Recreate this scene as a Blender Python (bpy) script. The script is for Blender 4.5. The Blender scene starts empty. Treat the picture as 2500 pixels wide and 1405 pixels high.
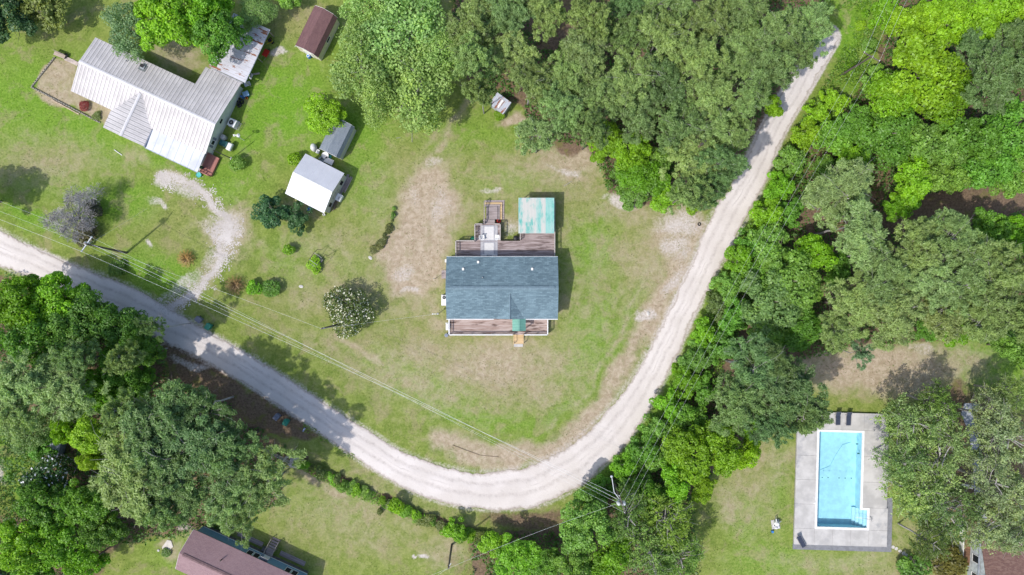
import bpy, math, random
import numpy as np
from mathutils import Vector, Matrix
R = math.radians
SC = bpy.context.scene
COL = SC.collection
# ------------------------------------------------------------------ camera, sky, sun, exposure
HCAM = 100.0
cd = bpy.data.cameras.new("camera"); cam = bpy.data.objects.new("camera", cd); COL.objects.link(cam)
cam.location = (0, 0, HCAM); cam.rotation_euler = (0, 0, 0)
cd.sensor_width = 36; cd.lens = 24; cd.clip_start = 0.5; cd.clip_end = 3000
SC.camera = cam
SUN_EL, SUN_AZ = R(54), math.atan2(-0.80, -0.60)
W = bpy.data.worlds.new("World"); SC.world = W; W.use_nodes = True
wn = W.node_tree.nodes; sky = wn.new("ShaderNodeTexSky"); sky.sky_type = 'NISHITA'; sky.sun_disc = False
sky.sun_elevation = SUN_EL; sky.sun_rotation = SUN_AZ % (2 * math.pi); sky.air_density = 1.0; sky.dust_density = 2.0
W.node_tree.links.new(sky.outputs[0], wn["Background"].inputs[0]); wn["Background"].inputs[1].default_value = 0.15
sl = bpy.data.lights.new("sun", 'SUN'); sl.energy = 2.55; sl.angle = R(0.9); sl.color = (1.0, 0.955, 0.89)
so = bpy.data.objects.new("sun", sl); COL.objects.link(so)
so.rotation_euler = Vector((0.80 * math.cos(SUN_EL), 0.60 * math.cos(SUN_EL), -math.sin(SUN_EL))).to_track_quat('-Z', 'Y').to_euler()
SC.view_settings.view_transform = 'Standard'; SC.view_settings.look = 'None'; SC.view_settings.gamma = 1
SC.view_settings.exposure = 0.46
SC.cycles.max_bounces = 5; SC.cycles.diffuse_bounces = 3; SC.cycles.transparent_max_bounces = 6
SC.cycles.caustics_reflective = False; SC.cycles.caustics_refractive = False

def G(px, py, h=0.0):
    k = (HCAM - h) / HCAM * 0.06
    return ((px - 1250) * k, (702.5 - py) * k)

# ------------------------------------------------------------------ materials
MATS = {}
class NT:
    def __init__(s, name):
        s.m = bpy.data.materials.new(name); s.m.use_nodes = True; s.t = s.m.node_tree; s.n = s.t.nodes
        s.n.clear(); s.out = s.n.new("ShaderNodeOutputMaterial"); s._tc = None
    def link(s, a, b): s.t.links.new(a, b)
    def node(s, typ, **kw):
        n = s.n.new(typ)
        for k, v in kw.items(): setattr(n, k, v)
        return n
    def val(s, sock, v):
        if isinstance(v, bpy.types.NodeSocket): s.link(v, sock)
        elif v is not None: sock.default_value = v
    @property
    def tc(s):
        if s._tc is None: s._tc = s.node("ShaderNodeTexCoord").outputs["Object"]
        return s._tc
    def mapping(s, scale=(1, 1, 1), rot=(0, 0, 0), loc=(0, 0, 0), vec=None):
        m = s.node("ShaderNodeMapping"); m.inputs["Scale"].default_value = scale; m.inputs["Rotation"].default_value = rot
        m.inputs["Location"].default_value = loc
        s.link(vec or s.tc, m.inputs[0]); return m.outputs[0]
    def noise(s, scale, detail=3, rough=0.55, vec=None, dist=0.0):
        n = s.node("ShaderNodeTexNoise"); s.link(vec or s.tc, n.inputs["Vector"])
        n.inputs["Scale"].default_value = scale; n.inputs["Detail"].default_value = detail
        n.inputs["Roughness"].default_value = rough; n.inputs["Distortion"].default_value = dist
        return n.outputs["Fac"]
    def math(s, op, a, b=None, c=None, clamp=False):
        n = s.node("ShaderNodeMath", operation=op, use_clamp=clamp)
        s.val(n.inputs[0], a); s.val(n.inputs[1], b); s.val(n.inputs[2], c); return n.outputs[0]
    def ramp(s, f, lo, hi, a=0.0, b=1.0):
        n = s.node("ShaderNodeMapRange", interpolation_type='SMOOTHSTEP')
        s.val(n.inputs[0], f); n.inputs[1].default_value = lo; n.inputs[2].default_value = hi
        n.inputs[3].default_value = a; n.inputs[4].default_value = b; return n.outputs[0]
    def mix(s, f, a, b, mode='MIX'):
        n = s.node("ShaderNodeMix", data_type='RGBA', blend_type=mode)
        s.val(n.inputs[0], f)
        for sock, v in ((n.inputs[6], a), (n.inputs[7], b)):
            s.val(sock, v if isinstance(v, bpy.types.NodeSocket) else tuple(v)[:3] + (1,))
        return n.outputs[2]
    def sep(s, v):
        n = s.node("ShaderNodeSeparateXYZ"); s.link(v, n.inputs[0]); return n.outputs
    def bump(s, h, dist=0.05, strength=1.0):
        n = s.node("ShaderNodeBump"); n.inputs["Distance"].default_value = dist; n.inputs["Strength"].default_value = strength
        s.link(h, n.inputs["Height"]); return n.outputs[0]
    def principled(s, col, rough=0.8, metal=0.0, normal=None, spec=0.3):
        p = s.node("ShaderNodeBsdfPrincipled")
        s.val(p.inputs["Base Color"], col if isinstance(col, bpy.types.NodeSocket) else tuple(col)[:3] + (1,))
        s.val(p.inputs["Roughness"], rough); p.inputs["Metallic"].default_value = metal
        p.inputs["Specular IOR Level"].default_value = spec
        if normal is not None: s.link(normal, p.inputs["Normal"])
        s.link(p.outputs[0], s.out.inputs[0]); return p

def plain(name, col, rough=0.75, var=0.22, scale=2.5, metal=0.0, bump=0.0, stain=None):
    """one painted or bare material with patchy wear"""
    if name in MATS: return MATS[name]
    t = NT(name)
    f = t.noise(scale, 4, 0.6)
    dark = [c * (1 - var) for c in col]; lite = [min(1, c * (1 + var)) for c in col]
    c = t.mix(t.ramp(f, 0.3, 0.7), dark, lite)
    if stain: c = t.mix(t.ramp(t.noise(scale * 0.6, 5, 0.7, vec=t.mapping(loc=(7, 3, 1))), 0.52, 0.7), c, stain)
    t.principled(c, rough, metal, t.bump(t.noise(scale * 9, 2), 0.01, bump) if bump else None)
    MATS[name] = t.m; return t.m

def seam_metal(name, col, pitch, axis=0, dirt=(0.35, 0.34, 0.33), lw=0.10, rust=0.0, rough=0.55, soft=0.12):
    """sheet metal with raised seams that hold a line of dirt, optional rust"""
    t = NT(name)
    x = t.sep(t.tc)[axis]
    fr = t.math('FRACT', t.math('DIVIDE', x, pitch))
    d = t.math('ABSOLUTE', t.math('SUBTRACT', fr, 0.5))
    line = t.ramp(d, 0.5 - lw, 0.5 - lw * 0.4)
    big = t.noise(0.35, 3, 0.6); fine = t.noise(3.5, 4, 0.65)
    base = t.mix(t.ramp(big, 0.3, 0.7), [c * (1 - soft) for c in col], [min(1, c * (1 + soft)) for c in col])
    base = t.mix(t.math('MULTIPLY', t.ramp(fine, 0.45, 0.75), 0.25), base, dirt)
    base = t.mix(t.math('MULTIPLY', line, 0.9), base, dirt)
    rg = rough
    if rust:
        st = (0.5, 2.2, 1) if axis == 1 else (2.2, 0.5, 1)
        rn = t.noise(1.0, 5, 0.7, vec=t.mapping(scale=st))
        rb = t.noise(0.25, 2, 0.5, vec=t.mapping(loc=(3, 8, 0)))
        rf = t.ramp(t.math('ADD', rn, t.math('MULTIPLY', t.math('SUBTRACT', rb, 0.5), 0.35)), 0.67 - rust, 0.72 - rust)
        rc = t.mix(t.noise(4, 3), (0.14, 0.045, 0.02), (0.36, 0.15, 0.07))
        base = t.mix(rf, base, rc)
    t.principled(base, rg, 0.15, t.bump(line, 0.03, 0.6), 0.4)
    MATS[name] = t.m; return t.m

def shingles(name, c1, c2, c3, row=0.16, wid=0.34, moss=None, rot=0.0, patch=1.0):
    t = NT(name)
    v = t.mapping(rot=(0, 0, rot))
    b = t.node("ShaderNodeTexBrick"); t.link(v, b.inputs["Vector"]); b.inputs["Scale"].default_value = 1.0
    b.inputs["Brick Width"].default_value = wid; b.inputs["Row Height"].default_value = row
    b.inputs["Mortar Size"].default_value = 0.006; b.inputs["Bias"].default_value = 0.0
    b.inputs["Color1"].default_value = tuple(c1) + (1,); b.inputs["Color2"].default_value = tuple(c2) + (1,)
    b.inputs["Mortar"].default_value = tuple(x * 0.5 for x in c2) + (1,)
    n2 = t.noise(1.0, 3, 0.65, vec=t.mapping(scale=(1.7, 4.2, 1), rot=(0, 0, rot)), dist=0.8)
    c = t.mix(t.math('MULTIPLY', t.ramp(n2, 0.46, 0.58), patch), b.outputs["Color"], c3)
    n3 = t.noise(0.22, 3, 0.6)
    c = t.mix(t.math('MULTIPLY', t.ramp(n3, 0.4, 0.7), 0.3), c, moss or [x * 1.25 for x in c1])
    t.principled(c, 0.9, 0, t.bump(b.outputs["Fac"], 0.012, 0.6), 0.2)
    MATS[name] = t.m; return t.m

def boards(name, cols, axis=0, pitch=0.15, streak=6.0, dark=0.5):
    """weathered planks running along axis"""
    t = NT(name)
    s = t.sep(t.tc); across = s[1 - axis]
    idx = t.math('FLOOR', t.math('DIVIDE', across, pitch))
    wn_ = t.node("ShaderNodeTexWhiteNoise", noise_dimensions='1D'); t.link(idx, wn_.inputs["W"])
    st = (0.35, streak, 1) if axis == 0 else (streak, 0.35, 1)
    n = t.noise(1.0, 5, 0.7, vec=t.mapping(scale=st))
    n2 = t.noise(0.6, 4, 0.6, vec=t.mapping(scale=(st[0] * 2, st[1] * 0.6, 1), loc=(4, 9, 2)))
    c = t.mix(wn_.outputs["Value"], cols[0], cols[1])
    c = t.mix(t.math('MULTIPLY', t.ramp(n, 0.42, 0.62), 0.9), c, cols[2])
    c = t.mix(t.math('MULTIPLY', t.ramp(n2, 0.53, 0.66), dark), c, cols[3])
    t.principled(c, 0.9, 0, t.bump(n, 0.01, 0.5), 0.15)
    MATS[name] = t.m; return t.m

def leaf_mat(name, hue=(1.25, 1.05, 0.6), trans=0.32, lo=0.62, hi=1.35):
    t = NT(name)
    oi = t.node("ShaderNodeObjectInfo"); a = t.node("ShaderNodeAttribute", attribute_name="v")
    v = a.outputs["Fac"]
    nz = t.noise(0.55, 2, 0.5)
    f = t.math('ADD', t.math('MULTIPLY', v, 0.6), t.math('MULTIPLY', t.ramp(nz, 0.3, 0.7), 0.4))
    k = t.node("ShaderNodeMapRange"); t.link(f, k.inputs[0]); k.inputs[3].default_value = lo; k.inputs[4].default_value = hi
    vm = t.node("ShaderNodeVectorMath", operation='SCALE'); t.link(oi.outputs["Color"], vm.inputs[0]); t.link(k.outputs[0], vm.inputs["Scale"])
    warm = t.mix(t.math('MULTIPLY', t.ramp(v, 0.55, 1.0), 0.7), vm.outputs[0], vm.outputs[0])
    wmul = t.mix(1.0, vm.outputs[0], hue, 'MULTIPLY')
    c = t.mix(t.math('MULTIPLY', t.ramp(v, 0.5, 1.0), 0.7), vm.outputs[0], wmul)
    d = t.node("ShaderNodeBsdfDiffuse"); tr = t.node("ShaderNodeBsdfTranslucent"); mx = t.node("ShaderNodeMixShader")
    g = t.node("ShaderNodeBsdfGlossy"); g.inputs["Roughness"].default_value = 0.5; mx2 = t.node("ShaderNodeMixShader")
    t.link(c, d.inputs[0]); t.link(t.mix(1.0, c, (1.15, 1.15, 0.55), 'MULTIPLY'), tr.inputs[0]); mx.inputs[0].default_value = trans
    t.link(d.outputs[0], mx.inputs[1]); t.link(tr.outputs[0], mx.inputs[2])
    g.inputs[0].default_value = (0.8, 0.85, 0.8, 1); mx2.inputs[0].default_value = 0.035
    t.link(mx.outputs[0], mx2.inputs[1]); t.link(g.outputs[0], mx2.inputs[2]); t.link(mx2.outputs[0], t.out.inputs[0])
    MATS[name] = t.m; return t.m

# ------------------------------------------------------------------ mesh helpers
class MB:
    def __init__(s): s.v = []; s.f = []
    def face(s, pts):
        i = len(s.v); s.v += [tuple(p) for p in pts]; s.f.append(tuple(range(i, i + len(pts)))); return s
    def box(s, x0, x1, y0, y1, z0, z1, M=None, taper=0.0):
        i = len(s.v); t = taper
        pts = [(x0, y0, z0), (x1, y0, z0), (x1, y1, z0), (x0, y1, z0), (x0 + t, y0 + t, z1), (x1 - t, y0 + t, z1), (x1 - t, y1 - t, z1), (x0 + t, y1 - t, z1)]
        if M is not None: pts = [tuple(M @ Vector(p)) for p in pts]
        s.v += pts
        s.f += [tuple(i + k for k in q) for q in ((3, 2, 1, 0), (4, 5, 6, 7), (0, 1, 5, 4), (1, 2, 6, 5), (2, 3, 7, 6), (3, 0, 4, 7))]
        return s
    def prism(s, poly, z0, z1):
        n = len(poly); i = len(s.v)
        s.v += [(p[0], p[1], z0) for p in poly] + [(p[0], p[1], z1) for p in poly]
        s.f.append(tuple(i + k for k in reversed(range(n)))); s.f.append(tuple(i + n + k for k in range(n)))
        for k in range(n): s.f.append((i + k, i + (k + 1) % n, i + n + (k + 1) % n, i + n + k))
        return s
    def exu(s, vz, u0, u1, axis=0):
        """profile (v,z) extruded along u (x for axis 0, y for axis 1)"""
        n = len(vz); i = len(s.v)
        mk = (lambda u, v, z: (u, v, z)) if axis == 0 else (lambda u, v, z: (v, u, z))
        s.v += [mk(u0, *p) for p in vz] + [mk(u1, *p) for p in vz]
        s.f.append(tuple(i + k for k in range(n))); s.f.append(tuple(i + n + k for k in reversed(range(n))))
        for k in range(n): s.f.append((i + (k + 1) % n, i + k, i + n + k, i + n + (k + 1) % n))
        return s
    def tube(s, pts, r, n=6, r1=None, cap=True):
        pts = [Vector(p) for p in pts]; m = len(pts); rings = []
        for k, p in enumerate(pts):
            d = (pts[min(k + 1, m - 1)] - pts[max(k - 1, 0)])
            d = d.normalized() if d.length > 1e-6 else Vector((0, 0, 1))
            a = d.orthogonal().normalized() if abs(d.z) < 0.95 else Vector((1, 0, 0)).cross(d).normalized()
            if abs(d.z) < 0.95: a = Vector((0, 0, 1)).cross(d).normalized()
            b = d.cross(a); rr = r if r1 is None else r + (r1 - r) * k / (m - 1)
            i = len(s.v); s.v += [tuple(p + (a * math.cos(2 * math.pi * j / n) + b * math.sin(2 * math.pi * j / n)) * rr) for j in range(n)]
            rings.append(i)
        for k in range(m - 1):
            for j in range(n):
                s.f.append((rings[k] + j, rings[k] + (j + 1) % n, rings[k + 1] + (j + 1) % n, rings[k + 1] + j))
        if cap:
            s.f.append(tuple(rings[0] + j for j in reversed(range(n)))); s.f.append(tuple(rings[-1] + j for j in range(n)))
        return s
    def lathe(s, prof, n=14, c=(0, 0, 0), sx=1.0, sy=1.0):
        i = len(s.v); m = len(prof)
        for r, z in prof:
            s.v += [(c[0] + r * sx * math.cos(2 * math.pi * j / n), c[1] + r * sy * math.sin(2 * math.pi * j / n), c[2] + z) for j in range(n)]
        for k in range(m - 1):
            for j in range(n):
                s.f.append((i + k * n + j, i + k * n + (j + 1) % n, i + (k + 1) * n + (j + 1) % n, i + (k + 1) * n + j))
        s.f.append(tuple(i + j for j in reversed(range(n)))); s.f.append(tuple(i + (m - 1) * n + j for j in range(n)))
        return s
    def torus(s, R0, r0, c=(0, 0, 0), n=14, k=7):
        i = len(s.v)
        for a in range(n):
            A = 2 * math.pi * a / n
            for b in range(k):
                B = 2 * math.pi * b / k
                s.v.append((c[0] + (R0 + r0 * math.cos(B)) * math.cos(A), c[1] + (R0 + r0 * math.cos(B)) * math.sin(A), c[2] + r0 * math.sin(B)))
        for a in range(n):
            for b in range(k):
                s.f.append((i + a * k + b, i + ((a + 1) % n) * k + b, i + ((a + 1) % n) * k + (b + 1) % k, i + a * k + (b + 1) % k))
        return s
    def planks(s, x0, x1, y0, y1, z, th=0.04, w=0.15, axis=0, gap=0.014):
        a0, a1 = (y0, y1) if axis == 0 else (x0, x1)
        n = max(1, round((a1 - a0) / w)); w = (a1 - a0) / n
        for k in range(n):
            dz = random.uniform(-.004, .004)
            p, q = a0 + k * w + gap / 2, a0 + (k + 1) * w - gap / 2
            if axis == 0: s.box(x0, x1, p, q, z - th, z + dz)
            else: s.box(p, q, y0, y1, z - th, z + dz)
        return s

def mesh(name, mb, mat):
    me = bpy.data.meshes.new(name); me.from_pydata(mb.v, [], mb.f); me.update()
    if mat: me.materials.append(mat)
    return me
def link(name, me, parent=None, loc=None, rz=0.0):
    o = bpy.data.objects.new(name, me); COL.objects.link(o)
    if parent is not None: o.parent = parent
    if loc is not None: o.location = loc
    if rz: o.rotation_euler = (0, 0, rz)
    return o
def part(name, mb, mat, parent, label=None):
    o = link(name, mesh(name, mb, mat), parent)
    if label: o['label'] = label
    return o
def tag(o, label, cat, group=None, kind=None):
    o['label'] = label; o['category'] = cat
    if group: o['group'] = group
    if kind: o['kind'] = kind
    return o
def thing(name, label, cat, loc=(0, 0, 0), rz=0.0, group=None):
    o = bpy.data.objects.new(name, None); COL.objects.link(o); o.empty_display_size = 0.3
    o.location = (loc[0], loc[1], loc[2] if len(loc) > 2 else 0.0); o.rotation_euler = (0, 0, rz)
    return tag(o, label, cat, group)
def solo(name, mb, mat, label, cat, loc=(0, 0, 0), rz=0.0, group=None):
    o = link(name, mesh(name, mb, mat), None, (loc[0], loc[1], loc[2] if len(loc) > 2 else 0.0), rz)
    return tag(o, label, cat, group)
def structure(name, me):
    o = link(name, me); o['kind'] = 'structure'; return o
def parts(name, boxes, mat, parent):
    for bx in boxes: part(name, MB().box(*bx), mat, parent)
def copy_tree(o, parent=None):
    c = o.copy(); COL.objects.link(c); c.parent = parent
    for ch in list(o.children): copy_tree(ch, c)
    return c
def bevel(o, w=0.02, seg=2):
    m = o.modifiers.new("bevel", 'BEVEL'); m.width = w; m.segments = seg; m.limit_method = 'ANGLE'; return o
def smooth(o):
    for p in o.data.polygons: p.use_smooth = True
    return o
rng = np.random.default_rng(5); random.seed(5)

# ------------------------------------------------------------------ road courses (photo ground pixels -> metres)
def catmull(P, n=10):
    P = [np.array(p, float) for p in P]; P = [2 * P[0] - P[1]] + P + [2 * P[-1] - P[-2]]; out = []
    for i in range(1, len(P) - 2):
        for t in np.linspace(0, 1, n, endpoint=False):
            out.append(0.5 * ((2 * P[i]) + (P[i + 1] - P[i - 1]) * t + (2 * P[i - 1] - 5 * P[i] + 4 * P[i + 1] - P[i + 2]) * t * t + (3 * P[i] - P[i - 1] - 3 * P[i + 1] + P[i + 2]) * t ** 3))
    out.append(P[-2]); return np.array(out)
# left edge (inner, toward the house) and right edge (outer)
INNER = [(-420, 330), (-200, 455), (0, 560), (120, 620), (240, 668), (330, 705), (420, 755), (520, 815), (620, 872), (720, 935), (820, 1000), (900, 1050), (980, 1100), (1060, 1132), (1140, 1150), (1220, 1150), (1290, 1135), (1360, 1105), (1420, 1060), (1480, 1000), (1540, 925), (1590, 840), (1640, 740), (1690, 630), (1740, 515), (1795, 430), (1835, 350), (1880, 265), (1930, 190), (1975, 112), (1992, 88)]
OUTER = [(-420, 440), (-200, 560), (0, 652), (110, 688), (220, 738), (310, 785), (400, 835), (500, 885), (600, 940), (690, 1000), (780, 1058), (850, 1110), (930, 1160), (1010, 1205), (1090, 1232), (1190, 1247), (1300, 1240), (1390, 1205), (1470, 1145), (1545, 1065), (1600, 975), (1650, 880), (1695, 780), (1740, 690), (1790, 595), (1840, 505), (1880, 420), (1915, 335), (1955, 260), (2000, 185), (2040, 112), (2048, 96)]
CI, CO = catmull(INNER, 40), catmull(OUTER, 40)
def resample(C, n):
    d = np.r_[0, np.cumsum(np.linalg.norm(np.diff(C, axis=0), axis=1))]; t = np.linspace(0, d[-1], n)
    return np.c_[np.interp(t, d, C[:, 0]), np.interp(t, d, C[:, 1])]
NR = 900
EI, EO = resample(CI, NR), resample(CO, NR)
MID = (EI + EO) / 2

# ------------------------------------------------------------------ ground sheet with painted soil / grass kinds
STEP = 0.3
fx = np.arange(-84, 84.01, STEP); fy = np.arange(-50, 50.01, STEP)
gx = np.r_[[-900, -500, -300, -200, -140, -105], fx, [105, 140, 200, 300, 500, 900]]
gy = np.r_[[-900, -500, -300, -180, -110, -70], fy, [70, 110, 180, 300, 500, 900]]
X, Y = np.meshgrid(gx, gy); PXg = (X / 0.06 + 1250).ravel(); PYg = (702.5 - Y / 0.06).ravel()
def hsh(ix, iy, s):
    h = (ix * 374761393 + iy * 668265263 + s * 974634777) & 0xffffffff
    h = ((h ^ (h >> 13)) * 1274126177) & 0xffffffff
    return ((h ^ (h >> 16)) & 0xffff) / 65535.0
def vnoise(x, y, s=0):
    ix = np.floor(x).astype(np.int64); iy = np.floor(y).astype(np.int64); a = x - ix; b = y - iy
    a = a * a * (3 - 2 * a); b = b * b * (3 - 2 * b)
    return (hsh(ix, iy, s) * (1 - a) + hsh(ix + 1, iy, s) * a) * (1 - b) + (hsh(ix, iy + 1, s) * (1 - a) + hsh(ix + 1, iy + 1, s) * a) * b
def fbm(x, y, s=0, o=4):
    v = 0; k = 0.5
    for i in range(o): v = v + k * vnoise(x * 2 ** i, y * 2 ** i, s + i); k *= 0.5
    return v / (1 - 0.5 ** o)
wob = 26.0
PX = PXg + wob * (fbm(PXg / 60, PYg / 60, 3) - 0.5) * 2; PY = PYg + wob * (fbm(PXg / 60, PYg / 60, 13) - 0.5) * 2
def sm(d, soft): t = np.clip(0.5 - d / (2 * soft), 0, 1); return t * t * (3 - 2 * t)
def ell(cx, cy, rx, ry, soft=0.5, ang=0):
    c, s = math.cos(R(ang)), math.sin(R(ang)); dx, dy = PX - cx, PY - cy
    q = np.hypot((dx * c + dy * s) / rx, (-dx * s + dy * c) / ry); return sm(q - 1, soft)
def seg_d(pts, x, y):
    D = np.full(x.shape, 1e9)
    for (ax, ay), (bx, by) in zip(pts[:-1], pts[1:]):
        vx, vy = bx - ax, by - ay; L = vx * vx + vy * vy + 1e-9
        t = np.clip(((x - ax) * vx + (y - ay) * vy) / L, 0, 1)
        D = np.minimum(D, np.hypot(x - ax - t * vx, y - ay - t * vy))
    return D
def line(pts, w, soft): return sm(seg_d(pts, PX, PY) - w, soft)
def inside(pts, x, y):
    r = np.zeros(x.shape, bool); n = len(pts)
    for i in range(n):
        (x0, y0), (x1, y1) = pts[i], pts[(i + 1) % n]
        if y0 == y1: continue
        r ^= ((y0 > y) != (y1 > y)) & (x < (x1 - x0) * (y - y0) / (y1 - y0) + x0)
    return r
def poly(pts, soft):
    d = seg_d(list(pts) + [pts[0]], PX, PY); return sm(np.where(inside(pts, PX, PY), -d, d), soft)
def mx(*a):
    r = a[0]
    for b in a[1:]: r = np.maximum(r, b)
    return r
midroad = [tuple(p) for p in resample(MID, 90)]
droad = seg_d(midroad, PXg, PYg)
inner_line = [tuple(p) for p in resample(EI, 90)]; outer_line = [tuple(p) for p in resample(EO, 90)]
DRIVE = [(395, 432), (430, 437), (470, 452), (505, 478), (530, 510), (560, 545), (565, 590), (540, 628), (532, 655), (500, 690), (455, 725), (405, 748)]
FOREST_TOP = [(1100, -80), (1110, 100), (1180, 230), (1280, 270), (1290, 380), (1360, 350), (1440, 360), (1480, 470), (1600, 500), (1720, 510), (1830, 360), (2000, 100), (2040, -80)]
FOREST_RIGHT = [(2180, -80), (2150, 150), (2060, 260), (1990, 330), (1900, 500), (1800, 700), (1690, 910), (1590, 1090), (1450, 1200), (1400, 1290), (1150, 1310), (1150, 1450), (1700, 1450), (1690, 1200), (1860, 1060), (1900, 900), (2050, 850), (2450, 820), (2800, 780), (2800, -80)]
FOREST_LEFT = [(-400, 640), (60, 670), (200, 730), (390, 830), (420, 930), (560, 980), (700, 1090), (680, 1230), (560, 1290), (300, 1330), (200, 1450), (-400, 1450), (-400, 1000)]
BED = [(128, 146), (78, 214), (255, 305), (300, 250), (200, 200), (190, 150)]
# dirt
dirt = mx(
    poly([(1035, 395), (1105, 420), (1130, 520), (1095, 600), (1075, 690), (1030, 735), (950, 725), (940, 640), (915, 620), (955, 540), (980, 450)], 34) * 1.0,
    poly([(968, 640), (1000, 645), (992, 690), (955, 690)], 10) * 0.95, ell(1005, 712, 40, 16) * 0.9, ell(925, 640, 60, 20, .8, -60) * .35,
    ell(1395, 390, 85, 48, .6) * 0.8, ell(1340, 470, 140, 60, .9) * 0.35, ell(1240, 720, 440, 340, .5) * .27, poly([(1640, 520), (1725, 520), (1700, 640), (1650, 760), (1600, 850), (1560, 880), (1590, 760), (1610, 640)], 30) * .82, ell(1380, 400, 110, 50, .8) * .7, ell(1060, 470, 60, 90, .8) * .75, ell(850, 870, 140, 40, .9, 25) * .35, ell(1520, 520, 110, 40, .8) * .5,
    line([(1700, 545), (1660, 640), (1610, 740), (1545, 860), (1470, 990), (1390, 1080), (1250, 1120), (1130, 1098), (1070, 1070)], 27, 24) * .92,
    line([(1150, 1112), (1080, 1088), (1180, 1125), (1290, 1120)], 16, 16) * 0.85,
    ell(1665, 560, 70, 50, .7) * 0.8,
    ell(1210, 890, 190, 65, .9) * 0.72, ell(1330, 930, 110, 70, .9) * 0.5, ell(1010, 940, 140, 40, .9, 25) * 0.5, ell(1030, 860, 110, 50, .9) * 0.55, ell(1180, 940, 260, 80, .9) * .42, ell(1000, 620, 120, 200, .9) * .42, ell(830, 720, 160, 60, .9) * .4, ell(1600, 640, 90, 120, .9) * .5, ell(1330, 420, 170, 70, .9) * .42, ell(760, 610, 120, 60, .9) * .36, ell(2060, 1370, 200, 24, .9) * .4, ell(1830, 1180, 60, 130, .9) * .42, ell(900, 1240, 240, 100, .9) * .36, ell(110, 400, 160, 60, .9) * .4,
    line([(828, 825), (880, 840), (935, 868)], 10, 12) * 0.7, line([(1045, 400), (1075, 340), (1110, 290), (1150, 250)], 9, 14) * .6, line([(1015, 410), (1050, 340), (1085, 290)], 5, 8) * .45, line([(1560, 560), (1530, 680), (1470, 800)], 8, 16) * .45, line([(1640, 520), (1585, 660), (1520, 800), (1440, 940), (1340, 1040)], 10, 16) * .55, ell(1075, 790, 35, 25, .8) * .55, ell(1065, 730, 28, 50, .7) * .5,
    line(DRIVE, 16, 18) * .7, ell(560, 570, 60, 75, .7) * .72, line([(540, 628), (580, 600), (640, 585)], 10, 16) * .4, ell(2150, 900, 240, 62, .6) * 0.9, ell(2330, 880, 110, 36, .8) * .6, ell(1960, 880, 60, 50, .6) * 0.7, ell(2240, 870, 120, 40, .8) * .6, ell(1905, 1120, 60, 60, .9) * .45, ell(1780, 1240, 40, 60, .9) * .5,
    ell(2260, 1390, 160, 40, .9) * .4, ell(2200, 1300, 40, 60, .9) * .4,
    ell(820, 1200, 45, 14, .8, 25) * 0.75, ell(760, 1160, 50, 16, .8, 25) * 0.7, ell(1080, 1350, 60, 40, .8) * .5, ell(880, 1310, 120, 40, .9) * .35, ell(640, 1180, 60, 60, .9) * .55,
    poly(BED, 6) * 0.72, ell(210, 262, 24, 14, .6, 30) * 0.9, ell(410, 1335, 26, 22, .7) * 0.7, ell(440, 1290, 40, 25, .8) * .6,
    ell(430, 130, 70, 45, .7) * .55, ell(985, 262, 45, 14, .7, 10) * 0.85, ell(1265, 292, 45, 12, .6) * .9, ell(340, 380, 45, 25, .8) * .5, ell(120, 410, 90, 40, .9) * .45,
    ell(1140, 500, 60, 60, .9) * .35, ell(1225, 540, 50, 30, .8) * .55, ell(720, 510, 60, 30, .8) * .4, ell(660, 1120, 60, 30, .8) * .5, ell(780, 55, 60, 30, .9) * .3, ell(1100, 1340, 60, 40, .8) * .5,
    ell(2400, 500, 100, 40, .8) * .5)
# sand
near_in = sm(seg_d(inner_line, PXg, PYg) - 9, 13); near_out = sm(seg_d(outer_line, PXg, PYg) - 5, 9)
sand = mx(near_in * 0.5, near_out * 0.65, sm(droad - 34, 6),
    line(DRIVE, 9, 16) * 0.95, ell(550, 560, 48, 55, .6) * 0.62, ell(400, 448, 30, 22, .6) * .7, ell(455, 470, 40, 20, .7, 20) * .55,
    ell(385, 508, 34, 9, .8, 30) * 0.6, ell(362, 600, 14, 6, .7, 45) * .7, ell(405, 520, 10, 6) * .7, ell(520, 640, 30, 30, .8) * .5,
    ell(450, 690, 90, 18, .8, -30) * .5, ell(1510, 490, 40, 16, .7, 20) * .72, ell(1470, 475, 16, 10) * .5, ell(1660, 545, 55, 36, .8) * .62, ell(1650, 610, 30, 40, .8) * .55, ell(1582, 765, 26, 13) * .62, ell(1640, 690, 18, 40, .9, 25) * .6, ell(1375, 418, 45, 9, .7, 10) * .6,
    ell(985, 668, 24, 28, .5) * .5, ell(998, 716, 26, 9) * .55, ell(1060, 400, 22, 16) * .45, ell(1080, 520, 30, 60, .9) * .45, ell(1010, 470, 25, 50, .9) * .35, ell(470, 890, 55, 12, .7, 10) * .6, ell(1035, 1360, 16, 8) * .8, ell(1008, 1362, 7, 6) * .9, ell(1290, 1225, 90, 18, .8, -8) * .55,
    ell(10, 1150, 10, 40, .7) * .7, ell(450, 1290, 20, 12) * .6, ell(1200, 475, 34, 8) * .5, ell(1245, 560, 22, 26, .8) * .6, ell(680, 125, 22, 10) * .7, ell(1660, 465, 30, 12) * .6, ell(480, 790, 30, 10, .7, 30) * .55, ell(2240, 850, 40, 10) * .4)
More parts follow.
